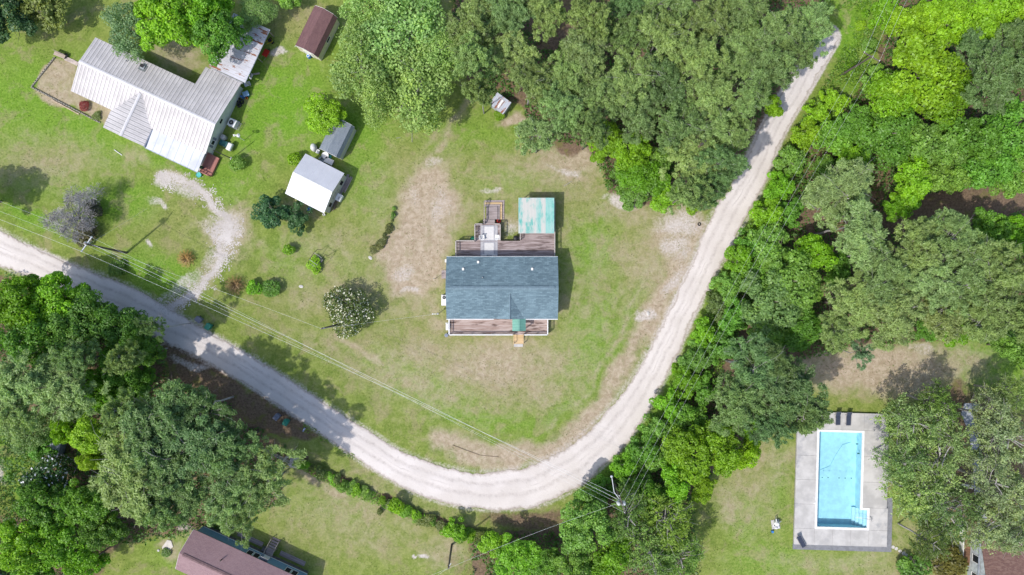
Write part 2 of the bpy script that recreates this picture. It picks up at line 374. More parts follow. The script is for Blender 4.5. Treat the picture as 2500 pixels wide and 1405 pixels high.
# fallen leaves / pine straw
straw = (1 - ell(15, 1130, 75, 120, .4)) * mx(poly(FOREST_TOP, 16) * 0.95, poly(FOREST_RIGHT, 14) * 0.95, poly(FOREST_LEFT, 22) * 0.7,
    poly([(385, 800), (450, 838), (560, 905), (700, 1000), (790, 1068), (760, 1085), (690, 1075), (620, 1060), (560, 1000), (420, 960)], 18) * .8,
    line([(560, 1060), (640, 1092), (720, 1122), (850, 1182), (960, 1232), (1080, 1282), (1190, 1312)], 9, 8) * 0.95,
    line([(2190, 535), (2290, 512), (2400, 500), (2500, 470), (2620, 440)], 36, 14), ell(2400, 1130, 120, 190, .5) * .85, ell(2340, 985, 40, 50, .6) * .8, ell(1300, 1275, 130, 28, .7) * .7, ell(1135, 1370, 60, 40, .7) * .45, ell(1395, 355, 40, 30) * .8)
# rich green
lush = mx(ell(60, 250, 170, 130, .8) * 0.8, ell(200, 330, 130, 60, .8, 25) * 0.9, ell(700, 250, 110, 130, .8, -50) * 1.0, ell(620, 300, 40, 110, .8, 25) * 0.9, ell(860, 320, 110, 60, .8) * .9, ell(880, 400, 60, 70, .9) * .8, ell(850, 90, 50, 70, .8) * .6,
    ell(380, 660, 110, 50, .7, 15) * 0.9, ell(300, 500, 90, 50, .8) * .9, ell(160, 450, 180, 40, .9) * .55, ell(60, 530, 90, 30, .9, 25) * .9, ell(420, 400, 120, 40, .9, 20) * .8,
    ell(1250, 450, 110, 42, .9) * 0.75, ell(1450, 610, 70, 90, .9) * 0.75, ell(1440, 840, 70, 130, .9, 15) * 0.85, ell(1140, 330, 140, 50, .9) * .6, ell(1030, 920, 160, 36, .9, 25) * .8, ell(900, 470, 50, 90, .9) * .7, ell(800, 640, 90, 50, .9) * .5, ell(1150, 1000, 160, 40, .9, 15) * .7, ell(1060, 580, 30, 40, .9) * .5,
    line([(1600, 640), (1550, 740), (1490, 870), (1420, 960), (1330, 1035), (1220, 1050), (1100, 1010), (960, 940)], 16, 22) * 0.75, line([(1640, 620), (1570, 780), (1500, 910), (1400, 1010), (1290, 1070)], 6, 10) * .5,
    ell(1010, 905, 110, 30, .9, 25) * .7, ell(700, 620, 60, 60, .9) * .5, ell(1120, 680, 30, 60, .9) * .5, ell(820, 1240, 160, 50, .9) * .4, ell(780, 1200, 60, 30, .9) * .35,
    ell(2390, 890, 140, 70, .6) * 0.9, ell(1900, 1370, 120, 40, .8) * 1.0, ell(1820, 1280, 50, 90, .9) * .7, ell(2040, 1370, 120, 24, .8) * .8, ell(1900, 1200, 30, 120, .9) * .6, ell(20, 1060, 70, 110, .7) * 0.75, ell(60, 1230, 40, 80, .8) * .6,
    ell(2080, 60, 60, 140, .6) * .95, line([(2100, 180), (1990, 330), (1880, 500), (1780, 700), (1660, 920), (1580, 1080), (1460, 1190)], 34, 30) * .8, ell(640, 1370, 200, 24, .8, 25) * .7, ell(420, 1340, 60, 60, .9) * .4, ell(1940, 160, 60, 50, .8) * .5, ell(560, 440, 80, 60, .9) * .7)
# straw-yellow dry grass
dry = mx(ell(1150, 860, 260, 120, .9) * 0.55, ell(1250, 470, 260, 100, .9) * 0.4, ell(860, 640, 120, 100, .9) * 0.45, ell(1000, 560, 160, 220, .9) * .45, ell(780, 730, 130, 80, .9) * .45, ell(1600, 600, 100, 150, .9) * .6, ell(2050, 1370, 260, 40, .9) * .4, ell(1840, 1200, 70, 120, .9) * .5, ell(900, 1280, 260, 90, .9) * .35, poly(BED, 8) * .8, ell(90, 390, 150, 60, .9) * .5, ell(700, 40, 90, 60, .9) * .5, ell(430, 560, 120, 80, .9) * .3, ell(2150, 920, 200, 60, .9) * .5, ell(120, 60, 60, 60, .9) * .2)
mow = np.clip((droad - 55) / 40, 0, 1) * np.clip((330 - droad) / 150, 0, 1) * (PYg < 1130) * (PXg > 760)
lush = np.clip(lush + mow * (0.09 * np.sin(droad / 8.5) + .05 * np.sin(droad / 3.9 + 1)), 0, 1)
Z = np.zeros(X.size)
Z += 0.10 * (fbm(PXg / 90, PYg / 90, 41) - 0.5)
Z -= 0.45 * sm(seg_d([(560, 1060), (640, 1092), (720, 1122), (850, 1182), (960, 1232), (1080, 1282), (1190, 1312)], PXg, PYg) - 6, 14)
Z -= 0.25 * sm(seg_d([(420, 850), (560, 930), (700, 1030), (800, 1095)], PXg, PYg) - 6, 14)
Z = np.where(droad < 60, np.minimum(Z, 0) - 0.03, Z)
POOL_O = G(1938, 1343, 0.4); POOL_R = R(-1.6)
pc, ps = math.cos(POOL_R), math.sin(POOL_R)
lx = (X.ravel() - POOL_O[0]) * pc + (Y.ravel() - POOL_O[1]) * ps; ly = -(X.ravel() - POOL_O[0]) * ps + (Y.ravel() - POOL_O[1]) * pc
Z = np.where((lx > 1.2) & (lx < 12.4) & (ly > 1.6) & (ly < 19.2), -2.6, Z)
def grid_mesh(name, X, Y, Z, mat, attrs):
    ny, nx = X.shape; me = bpy.data.meshes.new(name); n = nx * ny
    me.vertices.add(n); me.vertices.foreach_set("co", np.c_[X.ravel(), Y.ravel(), Z.ravel()].astype(np.float32).ravel())
    idx = np.arange(n).reshape(ny, nx); q = np.stack([idx[:-1, :-1], idx[:-1, 1:], idx[1:, 1:], idx[1:, :-1]], -1).reshape(-1, 4)
    me.loops.add(q.size); me.loops.foreach_set("vertex_index", q.ravel().astype(np.int32))
    me.polygons.add(len(q)); me.polygons.foreach_set("loop_start", np.arange(0, q.size, 4, dtype=np.int32))
    me.update(calc_edges=True); me.polygons.foreach_set("use_smooth", np.ones(len(q), bool))
    for an, cols in attrs.items():
        a = me.attributes.new(an, 'FLOAT_COLOR', 'POINT')
        a.data.foreach_set("color", np.c_[cols[0], cols[1], cols[2], np.ones(n)].astype(np.float32).ravel())
    me.materials.append(mat); return me
def ground_mat():
    t = NT("ground")
    a1 = t.node("ShaderNodeAttribute", attribute_name="soil"); a2 = t.node("ShaderNodeAttribute", attribute_name="turf")
    s1 = t.node("ShaderNodeSeparateColor"); t.link(a1.outputs["Color"], s1.inputs[0]); s2 = t.node("ShaderNodeSeparateColor"); t.link(a2.outputs["Color"], s2.inputs[0])
    big = t.noise(0.11, 4, 0.6); mid = t.noise(0.7, 5, 0.62, dist=0.4); fine = t.noise(3.2, 4, 0.7); vfine = t.noise(11.0, 3, 0.7)
    def th(m, w, soft, n=mid):   # soil mask broken up by noise
        return t.ramp(t.math('ADD', m, t.math('MULTIPLY', t.math('SUBTRACT', n, 0.5), w)), 0.5 - soft, 0.5 + soft)
    lushf = t.math('ADD', t.math('MULTIPLY', s2.outputs[0], 0.85), t.math('MULTIPLY', t.math('SUBTRACT', mid, 0.5), 0.9), clamp=True)
    g = t.mix(t.ramp(mid, 0.34, 0.66), (0.150, 0.212, 0.040), (0.225, 0.268, 0.066))
    g = t.mix(lushf, g, t.mix(t.ramp(fine, 0.3, 0.7), (0.105, 0.250, 0.014), (0.155, 0.315, 0.022)))
    dryf = t.math('ADD', t.math('MULTIPLY', s2.outputs[1], 0.9), t.math('MULTIPLY', t.math('SUBTRACT', fine, 0.5), 1.0), clamp=True)
    g = t.mix(dryf, g, t.mix(t.ramp(big, 0.3, 0.7), (0.30, 0.255, 0.125), (0.255, 0.275, 0.10)))
    blot = t.ramp(t.noise(0.33, 4, 0.65, vec=t.mapping(loc=(31, 7, 0)), dist=0.5), 0.50, 0.66)
    g = t.mix(t.math('MULTIPLY', blot, 0.5), g, (0.30, 0.255, 0.145))
    gm = t.mix(t.ramp(fine, 0.25, 0.75), (0.74, 0.76, 0.74), (1.22, 1.20, 1.20)); g = t.mix(0.8, g, gm, 'MULTIPLY')
    vm = t.mix(t.ramp(vfine, 0.25, 0.75), (0.74, 0.76, 0.74), (1.22, 1.20, 1.22)); g = t.mix(0.55, g, vm, 'MULTIPLY')
    dfl = t.noise(1.3, 7, 0.78, dist=.5); dcol = t.mix(t.ramp(dfl, 0.34, 0.66), (0.315, 0.24, 0.17), (0.49, 0.40, 0.315)); dcol = t.mix(t.ramp(mid, .5, .7, 0, .6), dcol, (0.30, 0.26, 0.16)); dcol = t.mix(0.45, dcol, vm, 'MULTIPLY')
    c = t.mix(t.math('MULTIPLY', th(s1.outputs[0], 1.9, 0.50, t.math('ADD', t.math('MULTIPLY', mid, .6), t.math('MULTIPLY', t.noise(0.28, 4, .65, vec=t.mapping(loc=(9, 4, 0)), dist=.6), .4))), 0.92), g, dcol)
    stc = t.mix(t.ramp(fine, 0.3, 0.7), (0.11, 0.073, 0.053), (0.235, 0.16, 0.112)); stc = t.mix(t.ramp(mid, .5, .72), stc, (0.16, 0.15, 0.05)); stc = t.mix(0.8, stc, vm, 'MULTIPLY')
    c = t.mix(t.math('MULTIPLY', th(s1.outputs[2], 0.8, 0.2), 0.95), c, stc)
    scol = t.mix(t.ramp(fine, 0.25, 0.75), (0.42, 0.37, 0.33), (0.60, 0.555, 0.53))
    c = t.mix(t.math('MULTIPLY', th(s1.outputs[1], 1.15, 0.30, t.math('ADD', t.math('MULTIPLY', mid, .45), t.math('MULTIPLY', fine, .55))), 0.95), c, scol)
    h = t.math('ADD', t.math('MULTIPLY', fine, 0.7), t.math('MULTIPLY', vfine, 0.25))
    t.principled(c, 0.95, 0, t.bump(h, 0.10, 0.6), 0.1); return t.m
gme = grid_mesh("ground", X, Y, Z, ground_mat(), {"soil": (dirt, sand, straw), "turf": (lush, dry, dry * 0)})
structure("ground", gme)

# road sheet with ragged edges
def road_mat(name, a, b, rut=True):
    t = NT(name)
    n1 = t.noise(0.25, 4, 0.6); n2 = t.noise(2.0, 4, 0.65); n3 = t.noise(9, 3, 0.7)
    c = t.mix(t.ramp(n1, 0.3, 0.7), a, b)
    uv = t.node("ShaderNodeAttribute", attribute_name="across").outputs["Fac"]
    if rut:
        w = t.math('ADD', uv, t.math('MULTIPLY', t.math('SUBTRACT', t.noise(0.18, 3), 0.5), 0.18))
        r = None
        for p in (0.30, 0.62):
            k = t.ramp(t.math('ABSOLUTE', t.math('SUBTRACT', w, p)), 0.0, 0.10, 1.0, 0.0)
            r = k if r is None else t.math('MAXIMUM', r, k)
        c = t.mix(t.math('MULTIPLY', r, t.ramp(n2, 0.3, 0.75, 0.15, 0.75)), c, (0.42, 0.375, 0.35))
        ed = t.math('ADD', t.math('ABSOLUTE', t.math('SUBTRACT', uv, 0.5)), t.math('MULTIPLY', t.math('SUBTRACT', n2, .5), .22))
        c = t.mix(t.ramp(ed, .40, .52, 0, .85), c, t.mix(n3, (0.26, 0.21, 0.165), (0.42, 0.36, 0.31)))
        st = t.ramp(t.math('ABSOLUTE', t.math('SUBTRACT', w, 0.46)), 0.0, 0.03, 1.0, 0.0)
        c = t.mix(t.math('MULTIPLY', st, t.ramp(n1, .45, .7, 0, 0.5)), c, (0.36, 0.32, 0.30))
    c = t.mix(t.ramp(n2, 0.55, 0.8, 0, 0.5), c, (0.40, 0.36, 0.335))
    c = t.mix(0.6, c, t.mix(n3, (0.82, 0.82, 0.82), (1.16, 1.16, 1.16)), 'MULTIPLY')
    t.principled(c, 0.95, 0, t.bump(t.math('ADD', n2, n3), 0.04, 0.6), 0.1); return t.m
MROAD = road_mat("road", (0.58, 0.53, 0.495), (0.665, 0.615, 0.585))
NA = 14
s_ = np.arange(NR) * 1.0
jI = (fbm(s_ / 9, s_ * 0, 51, 4) - 0.5) * 13 + (fbm(s_ / 2, s_ * 0, 57, 2) - .5) * 5; jO = (fbm(s_ / 9, s_ * 0, 61, 4) - 0.5) * 13 + (fbm(s_ / 2, s_ * 0, 67, 2) - .5) * 5
wv = np.linalg.norm(EO - EI, axis=1)[:, None]; dirv = (EO - EI) / wv
A = EI + dirv * (jI[:, None] + 4); B = EO + dirv * (jO[:, None] - 3)
tt = np.linspace(0, 1, NA)[None, :, None]
RP = A[:, None] * (1 - tt) + B[:, None] * tt
RX = (RP[..., 0] - 1250) * 0.06; RY = (702.5 - RP[..., 1]) * 0.06
RZ = np.full(RX.shape, 0.012) + 0.05 * np.sin(np.pi * tt[..., 0]) * np.ones((NR, 1)) - 0.025 * np.exp(-((tt[..., 0] - 0.3) / 0.07) ** 2) - 0.025 * np.exp(-((tt[..., 0] - 0.62) / 0.07) ** 2)
rme = grid_mesh("road", RX, RY, RZ, MROAD, {})
at = rme.attributes.new("across", 'FLOAT', 'POINT'); at.data.foreach_set("value", np.tile(np.linspace(0, 1, NA), NR).astype(np.float32))
rme.flip_normals(); structure("road", rme)
# driveway: patchy pale sand, only the cells the sand really covers
def patch_mesh(name, xr, yr, step, fn, mat, z=0.02):
    xs = np.arange(xr[0], xr[1], step); ys = np.arange(yr[0], yr[1], step); XX, YY = np.meshgrid(xs, ys)
    keep = fn(XX, YY); mb = MB(); k = step * 0.06
    zz = 0.10 * (fbm(XX / 90, YY / 90, 41) - 0.5)
    for i in range(keep.shape[0] - 1):
        for j in range(keep.shape[1] - 1):
            if keep[i, j]:
                x, y = (xs[j] - 1250) * .06, (702.5 - ys[i]) * .06
                mb.face([(x, y - k, zz[i + 1, j] + z), (x + k, y - k, zz[i + 1, j + 1] + z), (x + k, y, zz[i, j + 1] + z), (x, y, zz[i, j] + z)])
    return mesh(name, mb, mat)
def drive_fn(x, y):
    d = seg_d(DRIVE, x, y)
    d2 = np.minimum(d - 9, np.hypot((x - 552) / 1.0, (y - 570) / 1.25) - 30)
    d2 = np.minimum(d2, np.hypot((x - 410) / 1.2, y - 450) - 12)
    n = fbm(x / 9, y / 9, 71, 5)
    return (d2 / 24 + (n - 0.5) * 2.2 + (np.random.default_rng(4).random(x.shape) - .5) * 1.7) < -0.25
structure("driveway", patch_mesh("driveway", (370, 620), (415, 770), 2.0, drive_fn, road_mat("driveway", (0.44, 0.40, 0.37), (0.57, 0.53, 0.50), False)))
# ------------------------------------------------------------------ shared materials
WHITE = plain("white_paint", (0.74, 0.74, 0.73), 0.5, 0.08)
DGLASS = plain("dark_glass", (0.02, 0.025, 0.03), 0.12, 0.2)
BLACK = plain("black_plastic", (0.02, 0.02, 0.022), 0.5, 0.3)
GREYM = plain("grey_metal", (0.36, 0.37, 0.38), 0.4, 0.15, metal=0.6)
WOODP = plain("pole_wood", (0.13, 0.11, 0.095), 0.9, 0.3, 6)
CONC = plain("concrete", (0.46, 0.45, 0.44), 0.9, 0.14, 1.2, bump=0.3)
NEWWOOD = boards("new_lumber", ((0.56, 0.40, 0.22), (0.66, 0.50, 0.30), (0.50, 0.36, 0.2), (0.45, 0.34, 0.22)), 0, 0.14, 8)
GREYWOOD = plain("grey_wood", (0.30, 0.26, 0.235), 0.9, 0.25, 5)
def window(parent, axis, pos, a0, a1, z0, z1, out, shutters=None, name="window", frame=WHITE):
    """window on a wall plane; axis 0: wall normal along x at x=pos, spans y; axis 1: normal along y"""
    def bx(mb, p0, p1, a, b, c, d):
        p0, p1 = sorted((p0, p1))
        return mb.box(p0, p1, a, b, c, d) if axis == 0 else mb.box(a, b, p0, p1, c, d)
    f = MB(); e = 0.07; o = 0.05 * out
    bx(f, pos, pos + o, a0 - e, a1 + e, z1, z1 + e); bx(f, pos, pos + o * 1.6, a0 - e, a1 + e, z0 - e, z0)
    bx(f, pos, pos + o, a0 - e, a0, z0, z1); bx(f, pos, pos + o, a1, a1 + e, z0, z1)
    fr = part(name, f, frame, parent)
    part("pane", bx(MB(), pos, pos + 0.02 * out, a0, a1, z0, z1), DGLASS, fr)
    if shutters:
        for s0, s1 in ((a0 - e - 0.4, a0 - e - 0.03), (a1 + e + 0.03, a1 + e + 0.4)):
            part("shutter", bx(MB(), pos, pos + 0.04 * out, s0, s1, z0 - e, z1 + e), shutters, parent)
    return fr
def door(parent, axis, pos, a0, a1, z0, z1, out, mat=WHITE):
    def bx(mb, p0, p1, a, b, c, d):
        p0, p1 = sorted((p0, p1))
        return mb.box(p0, p1, a, b, c, d) if axis == 0 else mb.box(a, b, p0, p1, c, d)
    d = part("door", bx(MB(), pos, pos + .05 * out, a0, a1, z0, z1), mat, parent)
    part("handle", bx(MB(), pos + .05 * out, pos + .10 * out, a1 - .14, a1 - .07, z0 + .95, z0 + 1.05), GREYM, d)
def gable_roof(vA, hA, vR, hR, vB, hB, u0, u1, th=0.12, axis=0):
    return MB().exu([(vA, hA), (vR, hR), (vB, hB), (vB, hB - th), (vR, hR - th), (vA, hA - th)], u0, u1, axis)
def rails(mb, pts, z, h=0.95, sp=1.6, r=0.045, mid=True, bal=True):
    """railing along a polyline of (x,y): posts, top and bottom rail, balusters"""
    for (ax, ay), (bx, by) in zip(pts[:-1], pts[1:]):
        L = math.hypot(bx - ax, by - ay); n = max(1, round(L / sp))
        M = Matrix.Translation((ax, ay, 0)) @ Matrix.Rotation(math.atan2(by - ay, bx - ax), 4, 'Z')
        for k in range(n + 1):
            t = k / n * L; mb.box(t - .05, t + .05, -.05, .05, z, z + h, M)
        mb.box(.06, L - .06, -.07, .07, z + h + .002, z + h + .045, M); mb.box(.06, L - .06, -.03, .03, z + .12, z + .18, M)
        if bal:
            m = int(L / .16)
            for k in range(1, m):
                t = k / m * L; mb.box(t - .018, t + .018, -.018, .018, z + .18, z + h, M)
    return mb

# ------------------------------------------------------------------ house in the middle (double-wide under a blue-grey shingle roof)
SHB = shingles("blue_shingles", (0.180, 0.262, 0.302), (0.108, 0.163, 0.195), (0.082, 0.128, 0.160), 0.2, 0.6, patch=.45)
SHB2 = plain("blue_ridge", (0.148, 0.212, 0.252), 0.9, 0.12, 3)
SIDING = plain("pale_siding", (0.55, 0.56, 0.55), 0.7, 0.06)
SKIRT = plain("skirting", (0.40, 0.40, 0.39), 0.85, 0.12)
h = thing("house", "long house under a blue-grey shingle roof in the middle of the lawn", "house", (-1.4, 0, 0))
part("skirting", MB().box(-7.55, 7.55, -4.1, 4.05, -.05, .75), SKIRT, h)
part("wall", MB().box(-7.6, 7.6, -4.15, 4.1, .75, 3.12).exu([(-4.15, 3.122), (4.1, 3.122), (-0.02, 4.42)], -7.6, 7.6), SIDING, h)
rf = part("roof", gable_roof(-4.45, 3.1, -0.03, 4.6, 4.39, 3.1, -7.9, 7.91), SHB, h)
part("ridge_cap", MB().exu([(-.27, 4.58), (-.03, 4.66), (.21, 4.58), (.21, 4.65), (-.03, 4.73), (-.27, 4.65)], -7.3, 7.35), SHB2, rf)
# shallow cross gable over the front door side
AP, FR = (1.12, -1.1, 4.29), (1.12, -4.47, 3.86)
part("cross_gable", MB().face([AP, (-1.0, -4.47, 3.12), FR]).face([AP, FR, (3.1, -4.47, 3.12)]).face([(-1.0, -4.47, 3.0), (3.1, -4.47, 3.0), (3.1, -4.47, 3.12), FR, (-1.0, -4.47, 3.12)]), SHB, rf)
part("cross_ridge", MB().exu([(1.0, 3.83), (1.12, 3.9), (1.24, 3.83), (1.24, 3.87), (1.12, 3.94), (1.0, 3.87)], -4.5, -4.46, 1).tube([(1.12, -.9, 4.32), (1.12, -4.47, 3.88)], .11, 6), SHB2, rf)
for x, y in ((-5.5, 2.6), (-3.4, 3.6), (4.25, 2.6)):
    z = 4.6 - abs(y + .03) * .339
    v = MB().box(x - .16, x + .16, y - .19, y + .19, z - .1, z + .16, taper=.02); part("roof_vent", v, WHITE, rf)
part("vent_pipe", MB().tube([(-2.75, 1.4, 4.0), (-2.75, 1.4, 4.4)], .08, 8), GREYM, rf)
parts("gutter", [(-7.9, -1.2, -4.56, -4.46, 2.99, 3.11), (3.35, 7.9, -4.56, -4.46, 2.99, 3.11)], WHITE, h)
part("back_fascia", MB().box(-7.9, 7.9, 4.395, 4.43, 2.96, 3.1), WHITE, h)
for a in (-6.2, -3.6, 3.2, 5.6): window(h, 1, 4.1, a, a + 1, 1.5, 2.6, 1)
for a in (-5.8, -2.6, 4.5): window(h, 1, -4.15, a, a + 1, 1.5, 2.6, -1)
door(h, 1, -4.15, 1.7, 2.6, .85, 2.85, -1); door(h, 1, 4.1, -2.4, -1.5, .85, 2.85, 1)
# front porch hood, deck, steps
DECKF = boards("front_deck_boards", ((0.30, 0.21, 0.18), (0.40, 0.30, 0.27), (0.54, 0.45, 0.42), (0.07, 0.035, 0.026)), 0, 0.14, 7, .75)
DECKB = boards("back_deck_boards", ((0.20, 0.152, 0.145), (0.29, 0.228, 0.222), (0.47, 0.395, 0.39), (0.075, 0.05, 0.045)), 0, 0.14, 7, .65)
DECKV = boards("short_deck_boards", ((0.26, 0.215, 0.21), (0.34, 0.29, 0.285), (0.42, 0.36, 0.35), (0.13, 0.10, 0.09)), 0, 0.14, 9, .5)
d = thing("front_deck", "long weathered brown deck with white rails along the house front", "deck", (-1.97, -5.72, 0))
part("deck_floor", MB().planks(-7.15, 7.15, -1.15, 1.24, .8), DECKF, d)
parts("joist", [(-7.15, 7.15, -1.15, -1.1, .5, .755), (-7.15, -7.1, -1.09, 1.2, .5, .755), (7.1, 7.15, -1.09, 1.2, .5, .755)], GREYWOOD, d)
for x in (-7, -4.2, -1.4, 1.4, 4.2, 7): part("post", MB().box(x - .07, x + .07, -1.0, -.86, -.1, .75), GREYWOOD, d)
part("railing", rails(MB(), [(-7.1, 1.2), (-7.1, -1.1), (2.1, -1.1)], .8), WHITE, d); part("railing", rails(MB(), [(3.75, -1.1), (7.1, -1.1), (7.1, 1.2)], .8), WHITE, d)
GRN = seam_metal("green_metal", (0.16, 0.36, 0.29), 0.22, 1, (0.06, 0.19, 0.15), .1)
p = thing("entry_hood", "small green metal gable hood over the front steps", "porch roof", (1.0, -5.25, 0))
part("roof", gable_roof(-.95, 2.95, .02, 3.35, .95, 2.95, -.93, .8, .06, 1), GRN, p)
part("ridge_cap", MB().box(-.07, .1, -.93, .8, 3.345, 3.37), GRN, p)
for x in (-.8, .8): part("post", MB().box(x - .06, x + .06, -.85, -.73, .8, 2.9), WHITE, p)
st = thing("front_steps", "new yellow wooden steps leading down from the front deck", "steps", (.96, -6.9, 0))
for k in range(4):
    part("tread", MB().box(-.62, .62, -.36 * k - .26, -.36 * k + .12, .62 - .18 * k, .66 - .18 * k), NEWWOOD, st)
for s in (-1, 1):
    part("stringer", MB().exu([(.12, .3), (.12, .68), (-1.35, .06), (-1.35, -.1), (-.9, -.1)], s * .66 - .03, s * .66 + .03), NEWWOOD, st)
    part("handrail", MB().box(s * .69 - .05, s * .69 + .05, .02, .12, .6, 1.75).box(s * .69 - .05, s * .69 + .05, -1.3, -1.2, 0, 1.05)
         .tube([(s * .69, .1, 1.72), (s * .69, -1.28, 1.06)], .05, 6), NEWWOOD, st)
solo("landing_pad", MB().box(-.66, .66, -.38, .38, -.03, .06), CONC, "grey concrete pad at the foot of the yellow front steps", "paving slab", (.93, -8.3))
# back deck
d = thing("back_deck", "large weathered wooden deck behind the house with grey rails", "deck", (-1.0, 6.0, 0))
fl = part("deck_floor", MB().planks(-7.15, 7.2, -1.58, .78, .8).planks(-4.4, -.65, .79, 3.2, .8).planks(2.15, 7.2, .79, 2.55, .8), DECKB, d)
part("shelter_floor", MB().planks(2.15, 7.2, 2.56, 6.6, .8), DECKB, d)
parts("joist", [(-7.15, -4.5, .72, .77, .5, .755), (-.6, 2.1, .72, .77, .5, .755), (-4.4, -.65, 3.14, 3.19, .5, .755), (7.14, 7.19, -1.5, 6.6, .5, .755)], GREYWOOD, d)
for x, y in ((-7, .6), (-4.3, 3), (-.8, 3), (2.3, 6.4), (7, 6.4), (7, .6)): part("post", MB().box(x - .07, x + .07, y - .07, y + .07, -.1, .75), GREYWOOD, d)
RWOOD = plain("rail_wood", (0.40, 0.36, 0.335), .9, .2, 5)
for pts in ([(-7.1, -1.5), (-7.1, .73), (-4.35, .73), (-4.35, 3.15), (-3.3, 3.15)], [(-1.6, 3.15), (-.7, 3.15), (-.7, .8)], [(2.2, .9), (2.2, 2.5)], [(7.15, -1.5), (7.15, 6.5)]): part("railing", rails(MB(), pts, .8), RWOOD, d)
s = thing("back_steps", "square wooden landing with wrap-around steps at the end of the back deck", "steps", (-2.85, 10.8, 0))
part("walkway", MB().planks(-1.35, .35, -1.6, -.9, .78), DECKV, s)
part("landing", MB().planks(-.9, .75, -.88, 1.0, .62), DECKV, s)
for k, (w, z, m) in enumerate(((.35, .42, DECKV), (.68, .26, NEWWOOD), (1.0, .1, DECKV))):
    part("tread", MB().box(-1.1, .76 + w, 1.02 + .33 * k, 1.31 + .33 * k, z - .05, z).box(.78 + .33 * k, 1.06 + .33 * k, -.85, 1.0 + .33 * k, z - .05, z), m, s)
part("railing", rails(MB(), [(-1.15, -1.55), (-1.15, 1.7)], .62, .9, 1.1), GREYWOOD, s)
part("base", MB().box(-.88, .72, -.86, .98, -.05, .575).box(-1.3, .3, -1.55, -.9, -.05, .7), GREYWOOD, s)
# corrugated teal shelter
TEAL = NT("teal_sheet"); tx = TEAL.sep(TEAL.tc)[0]
n1 = TEAL.noise(1.0, 5, .7, vec=TEAL.mapping(scale=(1.5, .45, 1))); n2 = TEAL.noise(.4, 3, .6, vec=TEAL.mapping(loc=(2, 5, 0)))
idx = TEAL.math('FLOOR', TEAL.math('DIVIDE', tx, .66)); wnn = TEAL.node("ShaderNodeTexWhiteNoise", noise_dimensions='1D'); TEAL.link(idx, wnn.inputs["W"])
cc = TEAL.mix(TEAL.ramp(TEAL.math('ADD', TEAL.math('MULTIPLY', n1, .7), TEAL.math('MULTIPLY', wnn.outputs["Value"], .42)), .34, .74), (0.52, 0.515, 0.48), (0.25, 0.50, 0.46))
cc = TEAL.mix(TEAL.ramp(TEAL.math('ADD', n1, TEAL.math('MULTIPLY', n2, .4)), .66, .9), cc, (0.10, 0.40, 0.35))
cor = TEAL.math('SINE', TEAL.math('MULTIPLY', tx, 2 * math.pi / .2))
cc = TEAL.mix(TEAL.ramp(cor, -1, -.3, .28, 0), cc, (0.30, 0.33, 0.32))
TEAL.principled(cc, .6, 0, TEAL.bump(cor, .03, .6), .3)
t = thing("metal_shelter", "open shelter with a faded turquoise corrugated sheet roof on the back deck", "shelter", (3.47, 10.25, 0))
prof = [(-2.56 + .1 * k, 2.72 + .02 * (k % 2)) for k in range(52)]
m = MB(); i0 = 0
for yy, zz in ((-2.52, -.1), (2.52, .12)): m.v += [(x, yy, z + zz) for x, z in prof]
for k in range(51): m.f.append((k, k + 1, 53 + k, 52 + k))
rfo = part("roof", m, TEAL.m, t); sol = rfo.modifiers.new("solid", 'SOLIDIFY'); sol.thickness = .02
for x in (-2.35, 2.4):
    for y in (-2.3, 2.35): part("post", MB().box(x - .06, x + .06, y - .06, y + .06, -.05, 2.62), GREYWOOD, t)
parts("beam", [(-2.5, 2.5, -2.37, -2.27, 2.45, 2.58), (-2.5, 2.5, 2.27, 2.37, 2.55, 2.68)], GREYWOOD, t)
# rugs, chairs, bits round the house
RUG = plain("rug_border", (0.34, 0.34, 0.37), .95, .12, 3); RUGC = plain("rug_centre", (0.60, 0.59, 0.58), .95, .06, 3)
for (y0, y1, lab) in ((4.55, 6.68, "grey bordered rug with a pale middle beside the house wall"), (6.72, 9.05, "grey bordered rug between the two white chairs")):
    r = thing("deck_rug", lab, "rug", (-3.33, (y0 + y1) / 2, .806), group="rugs on the back deck"); hy = (y1 - y0) / 2
    part("border", MB().box(-1.25, 1.25, -hy, hy, 0, .012), RUG, r)
    parts("stripe", [(k, k + .04, -hy + .05, hy - .05, .0125, .018) for k in (-1.12, -1.0, .97, 1.1)], RUGC, r); part("centre", MB().box(-.68, .68, -hy + .2, hy - .2, .0125, .02), RUGC, r)
def lawn_chair(label, loc, rz, mat=WHITE, group=None):
    c = thing("patio_chair", label, "chair", loc, rz, group)
    bevel(part("seat", MB().box(-.28, .28, -.28, .28, .38, .43), mat, c), .05)
    b = MB()
    for k in range(7):
        a = R(-54 + 18 * k); b.box(-.05, .05, -.02, .02, .4, .95, Matrix.Translation((.26 * math.sin(a), .30 - .1 * (1 - math.cos(a)), 0)) @ Matrix.Rotation(-a * .4, 4, 'Z') @ Matrix.Rotation(-.22, 4, 'X'))
    part("backrest", b.box(-.27, .27, .33, .39, .9, .98), mat, c)
    for s in (-1, 1):
        part("armrest", MB().box(s * .31 - .05, s * .31 + .05, -.25, .3, .62, .66), mat, c)
        for y in (-.24, .22): part("leg", MB().box(s * .27 - .03, s * .27 + .03, y - .03, y + .03, 0, .62 if y < 0 else .62), mat, c)
    return c
lawn_chair("white plastic chair on the left edge of the deck rug", (-4.25, 7.25, .8), R(95), group="white chairs on the back deck")
lawn_chair("white plastic chair on the right edge of the deck rug", (-2.2, 7.25, .8), R(-95), group="white chairs on the back deck")
